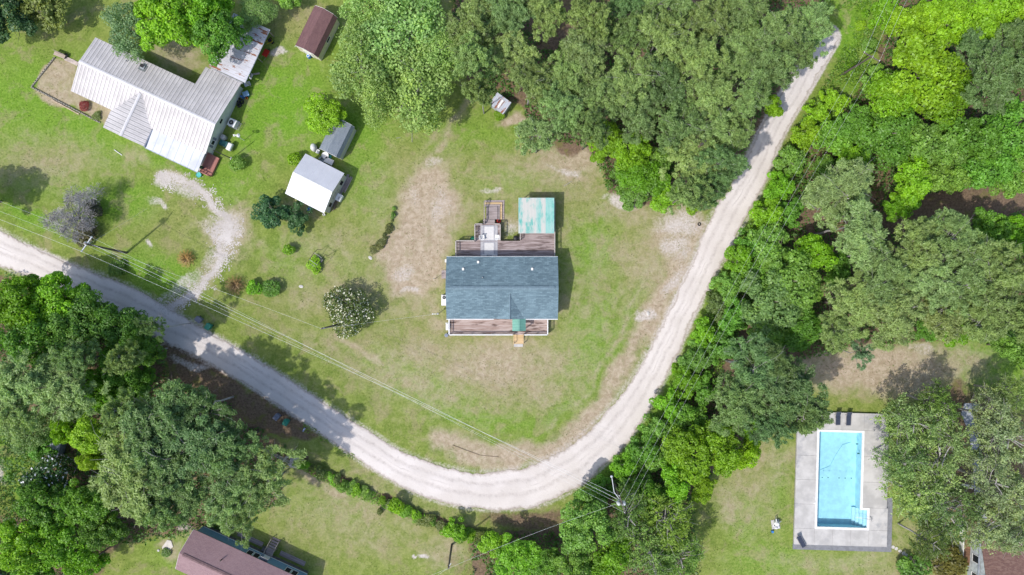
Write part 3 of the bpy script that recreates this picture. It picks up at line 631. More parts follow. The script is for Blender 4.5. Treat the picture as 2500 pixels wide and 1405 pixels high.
for x, l in ((-4.05, "left"), (-2.5, "right")):
    pl = thing("planter_box", f"white planter box against the back wall, {l} of the pair by the rug", "planter", (x, 4.62, .82), group="white planters by the back door")
    part("box", MB().box(-.33, .33, -.16, .16, 0, .34, taper=-.03), WHITE, pl); part("soil", MB().box(-.29, .29, -.12, .12, .345, .36), plain("potting_soil", (.5, .48, .45), .9), pl)
g = thing("barbecue_grill", "black kettle grill standing by the turquoise shelter", "grill", (.55, 7.2, 0))
part("bowl", MB().lathe([(.05, .5), (.3, .62), (.38, .82), (.3, 1.0), (.08, 1.08)], 14), BLACK, g)
part("side_shelf", MB().box(.3, .8, -.22, .22, .8, .84), BLACK, g)
for a in (0, 2.1, 4.2): part("leg", MB().tube([(.25 * math.cos(a), .25 * math.sin(a), .7), (.38 * math.cos(a), .38 * math.sin(a), 0)], .02, 6), GREYM, g)
g = thing("garden_tub", "green plastic tub tucked into the corner of the back deck", "tub", (-5.75, 7.1, 0))
part("tub", MB().lathe([(.24, 0), (.32, .5), (.34, .52), (.3, .5), (.28, .35)], 14), plain("green_plastic", (0.02, 0.25, 0.14), .4), g)
g = thing("push_mower", "small red mower parked beside the back steps", "mower", (-1.95, 9.75, 0))
part("deck", MB().lathe([(.3, .12), (.32, .25), (.2, .33)], 12), plain("red_paint", (.42, .03, .02), .4), g)
part("engine", MB().lathe([(.14, .33), (.15, .5), (.08, .55)], 10), BLACK, g)
part("handle", MB().tube([(-.2, -.25, .3), (-.2, -.9, .95), (.2, -.9, .95), (.2, -.25, .3)], .02, 6), GREYM, g)
for x, y in ((-.3, -.2), (.3, -.2), (-.3, .25), (.3, .25)): part("wheel", MB().exu([(y + .12 * math.cos(a * .63), .12 + .12 * math.sin(a * .63)) for a in range(10)], x - .03, x + .03), BLACK, g)
def hvac(label, loc, rz, w=.9, d=.9, hh=.9, col=WHITE, fan=(0, 0)):
    a = thing("air_conditioner", label, "air conditioner", loc, rz)
    part("pad", MB().box(-w / 2 - .1, w / 2 + .1, -d / 2 - .1, d / 2 + .1, -.03, .07), CONC, a)
    bevel(part("cabinet", MB().box(-w / 2, w / 2, -d / 2, d / 2, .07, hh), col, a), .03)
    rr = min(w, d) * .32
    f = part("fan_opening", MB().lathe([(rr, hh + .003), (rr, hh + .012)], 18, (fan[0], fan[1], 0)), BLACK, a)
    sp = MB()
    for k in range(6): q = k * math.pi / 6; sp.tube([(fan[0] - rr * math.cos(q), fan[1] - rr * math.sin(q), hh + .03), (fan[0] + rr * math.cos(q), fan[1] + rr * math.sin(q), hh + .03)], .008, 4)
    part("guard", sp.lathe([(rr * .3, hh + .02), (rr * .3, hh + .04)], 10, (fan[0], fan[1], 0)), GREYM, f)
    return a
hvac("white air conditioner with a top fan at the left end of the house", (-9.85, -1.85), 0, .8, 1.45, 1.0, fan=(0, .4))
bx_ = thing("electric_box", "white utility box fixed at the left end of the front deck", "utility box", (-9.35, -5.7, 0))
part("cabinet", MB().box(-.2, .12, -.45, .45, .5, 1.5).box(-.25, .1, .45, .6, .8, 1.3), WHITE, bx_); part("conduit", MB().tube([(-.05, 0, 0), (-.05, 0, .5)], .05, 6), GREYM, bx_)
solo("downspout_bin", MB().lathe([(.2, 0), (.26, .7), (.28, .72)], 10), plain("blue_grey_plastic", (.2, .23, .3), .5), "small blue-grey bin at the left front corner of the deck", "bin", (-9.55, -6.95))
ws = thing("wooden_steps", "small pale wooden steps against the left end of the house", "steps", (-9.75, 1.9, 0))
for k in range(3): part("tread", MB().box(-.55 + .3 * k, -.27 + .3 * k, -.6, .6, .18 + .2 * k, .23 + .2 * k), DECKV, ws)
for s_y in (-.62, .62): part("stringer", MB().exu([(s_y - .03, -.02), (s_y + .03, -.02), (s_y + .03, .6), (s_y - .03, .6)], .2, .35), DECKV, ws)
solo("electric_meter", MB().box(-.22, .2, -.22, .22, .9, 1.7).tube([(0, 0, 0), (0, 0, .9)], .05, 6), WHITE, "small white meter box at the upper left corner of the house", "meter box", (-9.45, 3.85))
ms = thing("service_mast", "thin pale service mast with insulators near the front left house corner", "service mast", (-10.7, -3.75, 0))
part("mast", MB().tube([(0, 0, 0), (0, 0, 3.6)], .05, 8), GREYM, ms); part("bracket", MB().box(-.55, .3, -.04, .04, 3.3, 3.38).box(-.6, -.5, -.1, .1, 3.25, 3.5), WHITE, ms); part("meter", MB().lathe([(.14, 1.4), (.16, 1.7), (.1, 1.8)], 8), GREYM, ms)
cl = thing("guy_post", "thin dark guy post beside the left wall of the house", "post", (-11.2, 1.3, 0)); part("post", MB().tube([(0, 0, 0), (0, 0, 2.6)], .045, 6), GREYM, cl)

# ------------------------------------------------------------------ grey metal-roofed house, upper left
SEAM = seam_metal("ribbed_metal", (0.55, 0.525, 0.525), 0.56, 0, (0.24, 0.23, 0.23), .12)
SEAMV = seam_metal("ribbed_metal_cross", (0.55, 0.525, 0.525), 0.56, 1, (0.24, 0.23, 0.23), .12)
CAP = plain("ridge_metal", (0.60, 0.585, 0.60), .5, .06)
SAGE = plain("sage_siding", (0.56, 0.58, 0.53), .7, .07)
def ribs(mb, us, f, r=.018):
    for u in us:
        (v0, z0), (v1, z1) = f(u); mb.box(u - r, u + r, v0, v1, 0, .03, None) if False else mb.tube([(u, v0, z0 + .015), (u, v1, z1 + .015)], r, 4)
    return mb
h = thing("metal_roof_house", "L-shaped house under a pale grey ribbed metal roof", "house", (-51.39, 27.45), R(-25))
part("wall", MB().box(-10.15, 10.2, -3.95, 3.75, -.1, 2.68).exu([(-3.95, 2.682), (3.75, 2.682), (-.02, 3.6)], -10.15, 10.2).box(5.4, 10.2, 3.75, 6.6, -.1, 2.15).exu([(3.751, 2.15), (6.6, 2.152), (3.751, 2.6)], 5.4, 10.2).box(-3.9, 1.7, -6.7, -3.95, -.1, 2.6), SAGE, h)
rb = gable_roof(-4.35, 2.78, -.03, 3.8, 4.05, 2.85, -10.55, 10.55, .08)
rb.exu([(4.051, 2.85), (6.95, 2.2), (6.95, 2.12), (4.051, 2.77)], 5.05, 10.68)
us = [-10.5 + .56 * k + .06 for k in range(38)]
ribs(rb, us, lambda u: ((-4.35, 2.78), (-.03, 3.8))); ribs(rb, us, lambda u: ((-.03, 3.8), (4.05, 2.85))); ribs(rb, [u for u in us if u > 5.06], lambda u: ((4.05, 2.85), (6.95, 2.2)))
rf = part("roof", rb, SEAM, h)
part("ridge_cap", MB().exu([(-.27, 3.76), (-.03, 3.825), (.21, 3.765), (.21, 3.80), (-.03, 3.865), (-.27, 3.80)], -10.6, 10.6), CAP, rf)
cg = MB().exu([(-4.3, 2.72), (-.95, 3.72), (2.1, 2.72), (2.1, 2.64), (-.95, 3.64), (-4.3, 2.64)], -7.1, -.55, 1)
for k in range(12):
    y = -7.0 + .56 * k; cg.tube([(-4.3, y, 2.735), (-.95, y, 3.735)], .018, 4); cg.tube([(-.95, y, 3.735), (2.1, y, 2.735)], .018, 4)
g = part("porch_gable", cg, SEAMV, rf); part("ridge_cap", MB().exu([(-1.15, 3.67), (-.95, 3.745), (-.75, 3.67), (-.75, 3.71), (-.95, 3.785), (-1.15, 3.71)], -7.12, -.5, 1), CAP, g)
for u in (-10.58, 10.53): part("rake_trim", MB().exu([(-4.35, 2.79), (-.03, 3.81), (4.05, 2.86), (4.05, 2.7), (-.03, 3.65), (-4.35, 2.63)], u, u + .05), CAP, rf)
part("valley", MB().tube([(-.85, -.4, 3.71), (2.1, -4.3, 2.76)], .05, 4).tube([(-1.0, -.4, 3.71), (-4.3, -4.33, 2.76)], .04, 4), plain("valley_metal", (.42, .41, .42), .5), rf)
ch = part("vent_box", MB().box(-2.75, -2.2, 2.75, 3.3, 2.9, 3.3), plain("dull_steel", (.33, .36, .38), .35, .2), rf); part("cap", MB().box(-2.85, -2.35, 2.95, 3.4, 3.35, 3.41).box(-2.7, -2.5, 3.0, 3.2, 3.3, 3.35), BLACK, ch)
part("flashing", MB().box(-3.0, -1.95, 2.55, 3.5, 0, .05, Matrix.Translation((0, 0, 3.82)) @ Matrix.Rotation(-.229, 4, 'X')), GREYM, rf)
part("vent_pipe", MB().tube([(-4.9, 2.85, 3.1), (-4.9, 2.85, 3.55)], .07, 8), GREYM, rf)
WRF = seam_metal("white_porch_sheet", (0.52, 0.54, 0.59), 1.1, 0, (0.40, 0.44, 0.50), .05, soft=.16)
pr = part("porch_roof", MB().exu([(-7.2, 2.32), (-4.3, 2.62), (-4.3, 2.55), (-7.2, 2.25)], 2.2, 10.4), WRF, h); part("gutter", MB().box(2.16, 10.44, -7.3, -7.21, 2.2, 2.33).box(2.11, 2.18, -7.2, -4.4, 2.2, 2.66), plain("blue_grey_trim", (.34, .37, .44), .5), pr)
for x in (2.5, 5.1, 7.7, 10.2): part("porch_post", MB().box(x - .05, x + .05, -7.1, -7.0, 0, 2.24), WHITE, h)
part("porch_floor", MB().box(1.8, 10.3, -7.0, -3.96, -.1, .3), CONC, h)
window(h, 0, 10.2, -2.75, -2.15, 1.0, 1.9, 1, plain("slate_shutter", (.16, .17, .22), .6)); window(h, 0, 10.2, .55, .75, 1.9, 2.1, 1, frame=BLACK); window(h, 0, 10.2, .9, 1.1, 1.85, 2.05, 1, frame=BLACK)
for a in (-8.5, -6.2, 4.5, 7.5): window(h, 1, -3.95, a, a + 1.1, 1.0, 2.1, -1)
for a in (-8.5, -4, 1.5): window(h, 1, 3.75, a, a + 1.1, 1.0, 2.1, 1)
def hf(u, v, z=0): c, s = math.cos(R(-25)), math.sin(R(-25)); return (-51.39 + u * c - v * s, 27.45 + u * s + v * c, z)
RED = boards("red_deck", ((.36, .16, .13), (.43, .21, .18), (.32, .14, .12), (.16, .06, .05)), 1, .2, 6, .3)
d = thing("red_deck", "small red-stained deck at the corner of the white porch roof", "deck", hf(10.6, -5.6), R(-25))
part("deck_floor", MB().planks(-.9, .95, -1.5, 1.5, .5, axis=1, w=.2), RED, d); part("skirt", MB().box(-.85, .9, -1.45, 1.45, -.05, .44), RED, d)
part("railing", rails(MB(), [(-.85, -1.45), (.9, -1.45)], .5, .8, .9, bal=False), RED, d)
o = thing("flower_pot", "dark flower pot on the red deck corner", "flower pot", hf(9.95, -6.4, .5)); part("pot", MB().lathe([(.15, 0), (.24, .4), (.26, .42)], 12), BLACK, o); part("plant", MB().lathe([(.1, .4), (.26, .55), (.16, .75), (.02, .85)], 9), plain("pot_leaf", (.05, .1, .04), .8), o)
solo("watering_tub", MB().lathe([(.3, 0), (.38, .35), (.4, .36), (.33, .3)], 12), plain("aqua_plastic", (.1, .45, .43), .4), "aqua plastic tub on the grass below the red deck", "tub", hf(9.75, -7.6))
hvac("white heat pump on a pad beside the gable wall", hf(11.2, 1.35), R(-25), 1.1, 1.1, .9, fan=(-.1, 0))
pk = thing("slatted_cage", "low grey wire cage standing against the heat pump", "cage", hf(12.1, 1.3), R(-25)); w_ = MB()
for k in range(5): w_.box(-.25, .25, -.5 + .24 * k, -.46 + .24 * k, .55, .6)
part("top", w_.box(-.27, -.23, -.55, .55, .5, .56).box(.23, .27, -.55, .55, .5, .56), GREYM, pk)
for x in (-.25, .25):
    for y in (-.52, .5): part("leg", MB().box(x - .03, x + .03, y - .03, y + .03, 0, .5), GREYM, pk)
gr = thing("gas_grill", "white lidded grill on the grass by the gable wall", "grill", (*G(567, 362), 0), R(-25))
bevel(part("lid", MB().box(-.45, .35, -.6, .6, .75, 1.1, taper=.1), WHITE, gr), .08); part("body", MB().box(-.4, .3, -.5, .5, .35, .74), GREYM, gr)
for x in (-.35, .25):
    for y in (-.45, .45): part("leg", MB().box(x - .03, x + .03, y - .03, y + .03, 0, .35), BLACK, gr)
gt = thing("garden_cart", "teal garden cart beside the white lidded grill", "cart", (*G(549, 352), 0), R(-25))
part("tray", MB().box(-.55, .55, -.4, .4, .3, .34).box(-.55, .55, -.4, -.36, .34, .6).box(-.55, .55, .36, .4, .34, .6).box(-.55, -.51, -.36, .36, .34, .6).box(.51, .55, -.36, .36, .34, .6), plain("teal_paint", (.06, .2, .2), .5), gt)
for x in (-.4, .4):
    for s in (-1, 1): part("wheel", MB().exu([(s * .45 + 0 * a, .18 + .18 * math.sin(a * .52)) for a in range(1)] + [(s * .42, .02), (s * .48, .02), (s * .48, .36), (s * .42, .36)], x - .17, x + .17), BLACK, gt)
o = thing("rain_barrel", "grey rain barrel standing against the gable wall", "barrel", (*G(550, 338), 0)); part("barrel", MB().lathe([(.33, 0), (.4, .4), (.4, .6), (.34, 1.0), (.05, 1.04)], 14), plain("barrel_grey", (.36, .36, .37), .6), o); part("hoop", MB().lathe([(.405, .44), (.415, .47), (.405, .5)], 14), BLACK, o)
o = thing("bird_feeder_post", "white post with bird feeders beside the heat pump", "bird feeder", (*G(596, 343), 0))
part("post", MB().tube([(0, 0, 0), (0, 0, 3.2)], .05, 7), WHITE, o); part("feeder", MB().lathe([(.05, 2.6), (.24, 2.75), (.26, 2.95), (.04, 3.15)], 9, (.3, .05, 0)).lathe([(.05, 2.7), (.18, 2.8), (.04, 3.1)], 9, (-.3, .1, 0)), WHITE, o); part("arm", MB().tube([(-.35, .1, 3.15), (.35, .05, 3.2)], .025, 5), GREYM, o)
o = thing("security_light_pole", "dark leaning pole with a white foot near the red deck", "pole", (*G(566, 388), 0)); part("pole", MB().tube([(0, 0, .2), (-.1, .05, 6)], .085, 8, .06), WOODP, o); part("foot", MB().lathe([(.2, 0), (.2, .25), (.1, .3)], 10), WHITE, o)
# rusty lean-to behind
RUST = seam_metal("rusty_sheet", (0.52, 0.52, 0.57), 0.62, 1, (0.45, 0.42, 0.42), .06, rust=0.10)
l = thing("lean_to", "open lean-to with a rust-streaked white metal roof behind the grey-roofed house", "shelter", hf(8.45, 11.3), R(-25))
part("roof", MB().exu([(-2.95, 2.35), (2.85, 2.62), (2.85, 2.57), (-2.95, 2.3)], -4.1, 4.3, 1), RUST, l)
part("fascia", MB().box(2.86, 2.92, -4.1, 4.3, 2.5, 2.66), plain("blue_grey_trim", (.34, .37, .44)), l)
for x in (-2.7, 2.6):
    for y in (-3.9, 0, 4.1): part("post", MB().box(x - .06, x + .06, y - .06, y + .06, 0, 2.4 if x < 0 else 2.5), GREYWOOD, l)
part("end_sheet", MB().box(-2.6, 2.4, -4.35, -4.15, 2.18, 2.27), plain("weathered_sheet", (.34, .34, .36), .7), l)
random.seed(11)
JG = "scrap piled along the lean-to"
def sheet(label, px, py, w, d, mat, z=.5, tilt=.4, rz=0.0):
    o = solo("scrap_metal", MB().box(-w / 2, w / 2, -d / 2, d / 2, -.02, .02), mat, label, "scrap panel", (*G(px, py), z), rz, JG); o.rotation_euler = (tilt, tilt * .5, rz); return o
SHT = plain("grey_sheet", (.42, .44, .48), .45, .2)
sheet("tilted grey metal panel nearest the house in the lean-to scrap pile", 607, 208, .9, .6, SHT, .5, .5, .4); sheet("pale metal panel in the middle of the lean-to scrap pile", 617, 190, .8, .5, SHT, .6, -.4, 1.1); sheet("dark board lying across the lean-to scrap pile", 627, 183, 1.1, .25, GREYWOOD, .4, .2, .2)
o = thing("tyre_stack", "stack of black tyres against the gable wall", "tyres", (*G(585, 258), 0))
for k, (x, y) in enumerate(((0, 0), (.03, .02), (.35, .5), (-.15, .75))): part("tyre", MB().torus(.26, .11, (x, y, .11 + (.21 if k == 1 else 0))), BLACK, o)
o = thing("storage_bin", "blue storage bin by the corner of the grey-roofed house", "bin", (*G(603, 232), 0), R(20)); part("bin", MB().box(-.35, .35, -.3, .3, 0, .5, taper=-.05), plain("blue_plastic", (.05, .2, .5), .4), o); part("lid", MB().box(-.42, .42, -.36, .36, .505, .55), plain("sky_blue_plastic", (.25, .42, .6), .4), o)
o = thing("paint_bucket", "orange bucket next to the blue storage bin", "bucket", (*G(604, 241), 0)); part("bucket", MB().lathe([(.13, 0), (.17, .36), (.15, .36), (.12, .1)], 10), plain("orange_plastic", (.5, .14, .03), .5), o)
o = thing("gas_cylinder", "blue cylinder between the storage bin and the wall", "cylinder", (*G(595, 240), 0)); part("cylinder", MB().lathe([(.16, 0), (.18, .1), (.18, 1.0), (.08, 1.15), (.05, 1.25)], 12), plain("dark_blue_paint", (.03, .1, .3), .4), o)
o = thing("wheelbarrow", "red wheelbarrow beside the rusty lean-to roof", "wheelbarrow", (*G(652, 134), 0), R(60)); part("tray", MB().box(-.4, .5, -.32, .32, .35, .6, taper=-.08), plain("red_paint", (.42, .03, .02), .4), o); part("wheel", MB().torus(.15, .06, (.7, 0, .2)), BLACK, o)
for s in (-1, 1): part("handle", MB().tube([(.6, s * .1, .25), (-1.0, s * .3, .55)], .025, 6), GREYWOOD, o)
o = thing("rotary_tiller", "black and yellow tiller by the far corner of the lean-to", "tiller", (*G(660, 104), 0), R(30)); part("frame", MB().tube([(-.5, -.2, .5), (.4, -.25, .4), (.4, .25, .4), (-.5, .2, .5)], .05, 6), plain("yellow_paint", (.5, .34, .02), .5), o); part("engine", MB().box(-.1, .35, -.2, .2, .42, .75), BLACK, o)
for s in (-.35, .35): part("wheel", MB().exu([(s + .0, .0)] + [(s - .07, .1), (s - .07, .4), (s + .07, .4), (s + .07, .1)], .1, .5), BLACK, o)
# walled bed, bench
bw = thing("bed_edging", "low pierced block edging round the dry flower bed left of the house", "edging"); mb = MB()
pts = [G(135, 141), G(78, 214), G(250, 303)]
for (ax, ay), (bx, by) in zip(pts[:-1], pts[1:]):
    L = math.hypot(bx - ax, by - ay); n = int(L / .42)
    M0 = Matrix.Translation((ax, ay, 0)) @ Matrix.Rotation(math.atan2(by - ay, bx - ax), 4, 'Z')
    for k in range(n): mb.box(k * .42 + .02, k * .42 + .38, -.09, .09, -.05, .22 + .03 * random.random(), M0)
part("block_row", mb, plain("block", (.36, .33, .28), .9, .3, 8), bw)
sl_ = MB()
for k in range(2):
    (ax, ay), (bx, by) = pts[k], pts[k + 1]; L = math.hypot(bx - ax, by - ay); M0 = Matrix.Translation((ax, ay, 0)) @ Matrix.Rotation(math.atan2(by - ay, bx - ax), 4, 'Z')
    for q in range(int(L / .42)): sl_.box(q * .42 + .13, q * .42 + .27, -.06, .06, .26, .265, M0)
part("block_core", sl_, BLACK, bw)
solo("wooden_border", MB().box(-2.2, 2.3, -.08, .08, -.02, .16), plain("border_wood", (.45, .36, .26), .9, .25, 4), "pale timber border lying along the lower edge of the flower bed", "timber", (*G(160, 262), 0), R(-28))
o = thing("garden_bench", "weathered wooden bench by the corner of the flower bed", "bench", (*G(150, 137), 0), R(-22)); part("seat", MB().planks(-.85, .85, -.3, .25, .45, w=.13), boards("bench_wood", ((.45, .37, .31), (.5, .42, .36), (.4, .33, .28), (.3, .25, .2)), 0, .13), o)
part("backrest", MB().box(-.85, .85, .27, .32, .45, .9), GREYWOOD, o)
for x in (-.7, .7): part("leg", MB().box(x - .05, x + .05, -.28, .28, 0, .4), GREYWOOD, o)
solo("stone_step", MB().box(-1.0, 1.1, -.3, .3, -.02, .12), plain("pinkish_concrete", (.45, .38, .34), .9), "pinkish slab path between the bench and the house", "paving slab", (*G(175, 150), 0), R(-25))
o = thing("black_planter", "black plant tub at the end of the wooden bench", "planter", (*G(164, 138), 0)); part("tub", MB().lathe([(.2, 0), (.3, .4), (.32, .42), (.27, .38)], 12), BLACK, o)

# ------------------------------------------------------------------ sheds
CREAM = plain("cream_siding", (.62, .57, .46), .7, .07); TAUPE = plain("taupe_siding", (.46, .45, .41), .7, .07)
def gambrel(name, label, loc, rz, u0, u1, vw, ridge, brk, eave, mat, wall, vr=0.0, door_u=None):
    s = thing(name, label, "shed", loc, rz)
    p_ = [(vr - vw, eave), (vr - brk[0], brk[1]), (vr, ridge), (vr + brk[0], brk[1]), (vr + vw, eave)]
    part("wall", MB().box(u0, u1, vr - vw + .12, vr + vw - .12, -.05, eave).exu([(vr - vw + .12, eave + .001), (vr + vw - .12, eave + .001), (vr + brk[0] - .1, brk[1] - .08), (vr, ridge - .08), (vr - brk[0] + .1, brk[1] - .08)], u0, u1), wall, s)
    rm = MB()
    for (a, b), (c, d) in zip(p_[:-1], p_[1:]): rm.exu([(a, b), (c, d), (c, d - .06), (a, b - .06)], u0 - .13, u1 + .13)
    r = part("roof", rm, mat, s)
    tr = MB()
    for u in (u0 - .16, u1 + .13):
        for (a, b), (c, d) in zip(p_[:-1], p_[1:]): tr.exu([(a, b + .01), (c, d + .01), (c, d - .12), (a, b - .12)], u, u + .03)
    part("rake_trim", tr, WHITE, s)
    return s
MAR = shingles("maroon_shingles", (.175, .098, .10), (.15, .083, .087), (.20, .115, .112), .15, .4, patch=.45)
s = gambrel("garden_shed", "maroon gambrel-roofed shed with cream walls near the top edge", (-28.11, 36.66), R(64), -3.05, 3.05, 1.85, 3.4, (1.45, 2.85), 2.05, MAR, CREAM)
door(s, 0, -3.05, -.7, .7, .1, 1.9, -1); window(s, 1, -1.73, -.5, .4, 1.0, 1.6, -1)
o = thing("water_barrel", "blue barrel at the white end of the maroon shed", "barrel", (*G(756, 141), 0)); part("barrel", MB().lathe([(.25, 0), (.29, .3), (.29, .5), (.25, .8), (.2, .82)], 12), plain("blue_plastic", (.05, .2, .5), .4), o); part("lid", MB().torus(.2, .04, (0, 0, .83)), WHITE, o)
GSH = shingles("slate_shingles", (.215, .245, .285), (.185, .215, .25), (.25, .28, .315), .15, .4, patch=.4)
s = gambrel("garden_shed", "grey gambrel-roofed shed half under the round green tree", (-25.67, 21.05), R(64), -1.75, 3.0, 1.62, 3.2, (1.32, 2.7), 1.95, GSH, TAUPE, -.27)
door(s, 0, -1.75, -.9, .3, .1, 1.9, -1)
WMR = seam_metal("white_sheet", (.56, .57, .62), .9, 0, (.66, .67, .70), .03, soft=.05)
s = thing("white_roof_shed", "square shed under a bright white metal gable roof", "shed", (-27.99, 14.78), R(-27))
part("wall", MB().box(-2.95, 2.85, -2.95, 2.95, -.05, 2.5).exu([(-2.95, 2.501), (2.95, 2.501), (0, 3.48)], -2.95, 2.85), TAUPE, s)
rf = part("roof", gable_roof(-3.2, 2.55, 0, 3.6, 3.2, 2.55, -3.3, 2.92, .07), WMR, s)
part("ridge_cap", MB().exu([(-.15, 3.555), (0, 3.605), (.15, 3.555), (.15, 3.58), (0, 3.63), (-.15, 3.58)], -3.3, 2.92), WHITE, rf)
for v in (-2.0, 1.55): window(s, 0, 2.85, v, v + .5, 1.1, 1.9, 1, frame=BLACK)
dd = part("double_door", MB().box(2.85, 2.9, -.85, -.02, .05, 2.0).box(2.85, 2.9, .02, .85, .05, 2.0), plain("taupe_door", (.40, .39, .35), .7), s); part("hinge", MB().box(2.9, 2.92, -.15, .15, 1.0, 1.05).box(2.9, 2.92, -.8, -.5, 1.6, 1.66).box(2.9, 2.92, .5, .8, 1.6, 1.66), BLACK, dd)
part("ramp", MB().box(2.9, 3.2, -.9, .9, -.05, .08), GREYWOOD, s)
o = thing("chest_freezer", "white chest freezer outside the gable wall of the white-roofed shed", "freezer", (*G(830, 484), 0), R(-27)); bevel(part("cabinet", MB().box(-.42, .42, -.5, .5, 0, .8), WHITE, o), .03); part("lid", MB().box(-.44, .44, -.52, .52, .805, .88), WHITE, o); part("handle", MB().box(.02, .2, -.3, .15, .882, .9), GREYM, o)
o = thing("lumber_stack", "stack of old boards by the upper window of the white-roofed shed", "lumber", (*G(846, 450), 0), R(63)); random.seed(3); mb = MB()
for k in range(14): mb.box(-1.4 + random.random() * .5, 1.0 + random.random() * .5, -.4 + .2 * (k % 5), -.4 + .2 * (k % 5) + .14, .06 * (k // 5), .06 * (k // 5) + .045)
part("board_pile", mb, DECKV, o)
o = thing("scrap_heap", "brown branches and boards by the lower window of the white-roofed shed", "scrap heap", (*G(819, 502), 0), R(63)); mb = MB()
for k in range(16): a = random.uniform(-.7, .7); x, y = random.uniform(-.7, .7), random.uniform(-.35, .35); mb.tube([(x - .5 * math.cos(a), y - .5 * math.sin(a), .05 + .03 * k), (x + .5 * math.cos(a), y + .5 * math.sin(a), .08 + .025 * k)], .035, 5)
part("branch_pile", mb, plain("brown_branch", (.2, .15, .12), .9), o)
o = thing("blue_barrel", "bright blue barrel below the white-roofed shed", "barrel", (*G(759, 511), 0)); part("barrel", MB().lathe([(.3, 0), (.36, .35), (.36, .6), (.3, .95), (.26, .97)], 14), plain("bright_blue", (.01, .05, .5), .35), o); part("tarp", MB().box(-.6, .1, -.35, .35, .0, .45, taper=.1), plain("bright_blue", (.01, .05, .5), .35), o)
solo("white_bucket", MB().lathe([(.17, 0), (.2, .38), (.17, .38), (.14, .1)], 10), WHITE, "white bucket at the lower corner of the white-roofed shed", "bucket", (*G(792, 525), 0))
o = thing("covered_boiler", "round white covered tank beside the grey shed", "tank", (*G(769, 363), 0)); smooth(part("cover", MB().lathe([(.42, 0), (.5, .3), (.5, .9), (.42, 1.15), (.2, 1.3), (.02, 1.33)], 16, sx=.85, sy=1.15), plain("white_tarp", (.62, .62, .63), .6, .12, 4), o)); part("base_ring", MB().torus(.46, .05, (0, 0, .06)), BLACK, o)
o = thing("folding_table", "white folding table between the two sheds", "table", (*G(806, 396), 0), R(-27)); part("tabletop", MB().box(-.65, .65, -.4, .4, .7, .74), WHITE, o)
for x in (-.55, .55): part("leg", MB().box(x - .03, x + .03, -.35, .35, 0, .7), GREYM, o)
o = thing("round_table", "round white table beside the grey shed door", "table", (*G(797, 382), 0)); part("tabletop", MB().lathe([(.5, .68), (.52, .72), (.5, .74)], 18), WHITE, o); part("leg", MB().tube([(0, 0, .1), (0, 0, .68)], .06, 8).lathe([(.3, 0), (.28, .08), (.06, .1)], 10), WHITE, o)
lawn_chair("grey-blue folding chair beside the round white table", (*G(791, 393), 0), R(40), plain("grey_blue", (.33, .38, .43), .6))
o = thing("utility_cart", "small white cart at the left end of the shed gap", "cart", (*G(778, 372), 0), R(64)); part("tray", MB().box(-.3, .3, -.22, .22, .5, .55), WHITE, o); part("body", MB().box(-.26, .26, -.18, .18, .1, .49), WHITE, o)
solo("teal_crate", MB().box(-.2, .2, -.2, .2, 0, .3, taper=-.03), plain("teal_plastic", (.02, .24, .22), .5), "teal crate by the grey shed wall", "crate", (*G(806, 384), 0))
# tiny shed by the wood
TIN = seam_metal("old_tin", (.42, .45, .52), .3, 0, (.36, .36, .40), .08, rust=.13)
s = thing("tin_shed", "tiny rusty tin-roofed shed at the edge of the pine wood", "shed", (-1.65, 26.43), R(-36)); part("roof", MB().exu([(-1.0, 1.85), (1.0, 2.1), (1.0, 2.05), (-1.0, 1.8)], -1.3, 1.2), TIN, s)
part("wall", MB().box(-1.15, 1.1, -.88, .88, -.05, 1.82), plain("tin_wall", (.4, .41, .42), .6, .2), s); part("patch_sheet", MB().box(-.1, .15, -.7, .55, 0, .02, Matrix.Translation((0, 0, 2.02)) @ Matrix.Rotation(.124, 4, 'X')), WHITE, s)
door(s, 1, -.88, -.4, .3, .05, 1.6, -1, plain("tin_wall", (.4, .41, .42)))
o = thing("red_cart", "small red garden cart left of the tin shed", "cart", (*G(1179, 246), 0), R(60)); part("tray", MB().box(-.4, .4, -.25, .25, .3, .5, taper=-.06), plain("faded_red", (.3, .08, .06), .6), o); part("handle", MB().tube([(.4, 0, .4), (.9, .1, .75)], .03, 5), WHITE, o)
for q in (-.25, .25): part("wheel", MB().exu([(-.3, .0), (-.24, .0), (-.24, .3), (-.3, .3)], q - .14, q + .14).exu([(.24, .0), (.3, .0), (.3, .3), (.24, .3)], q - .14, q + .14), BLACK, o)
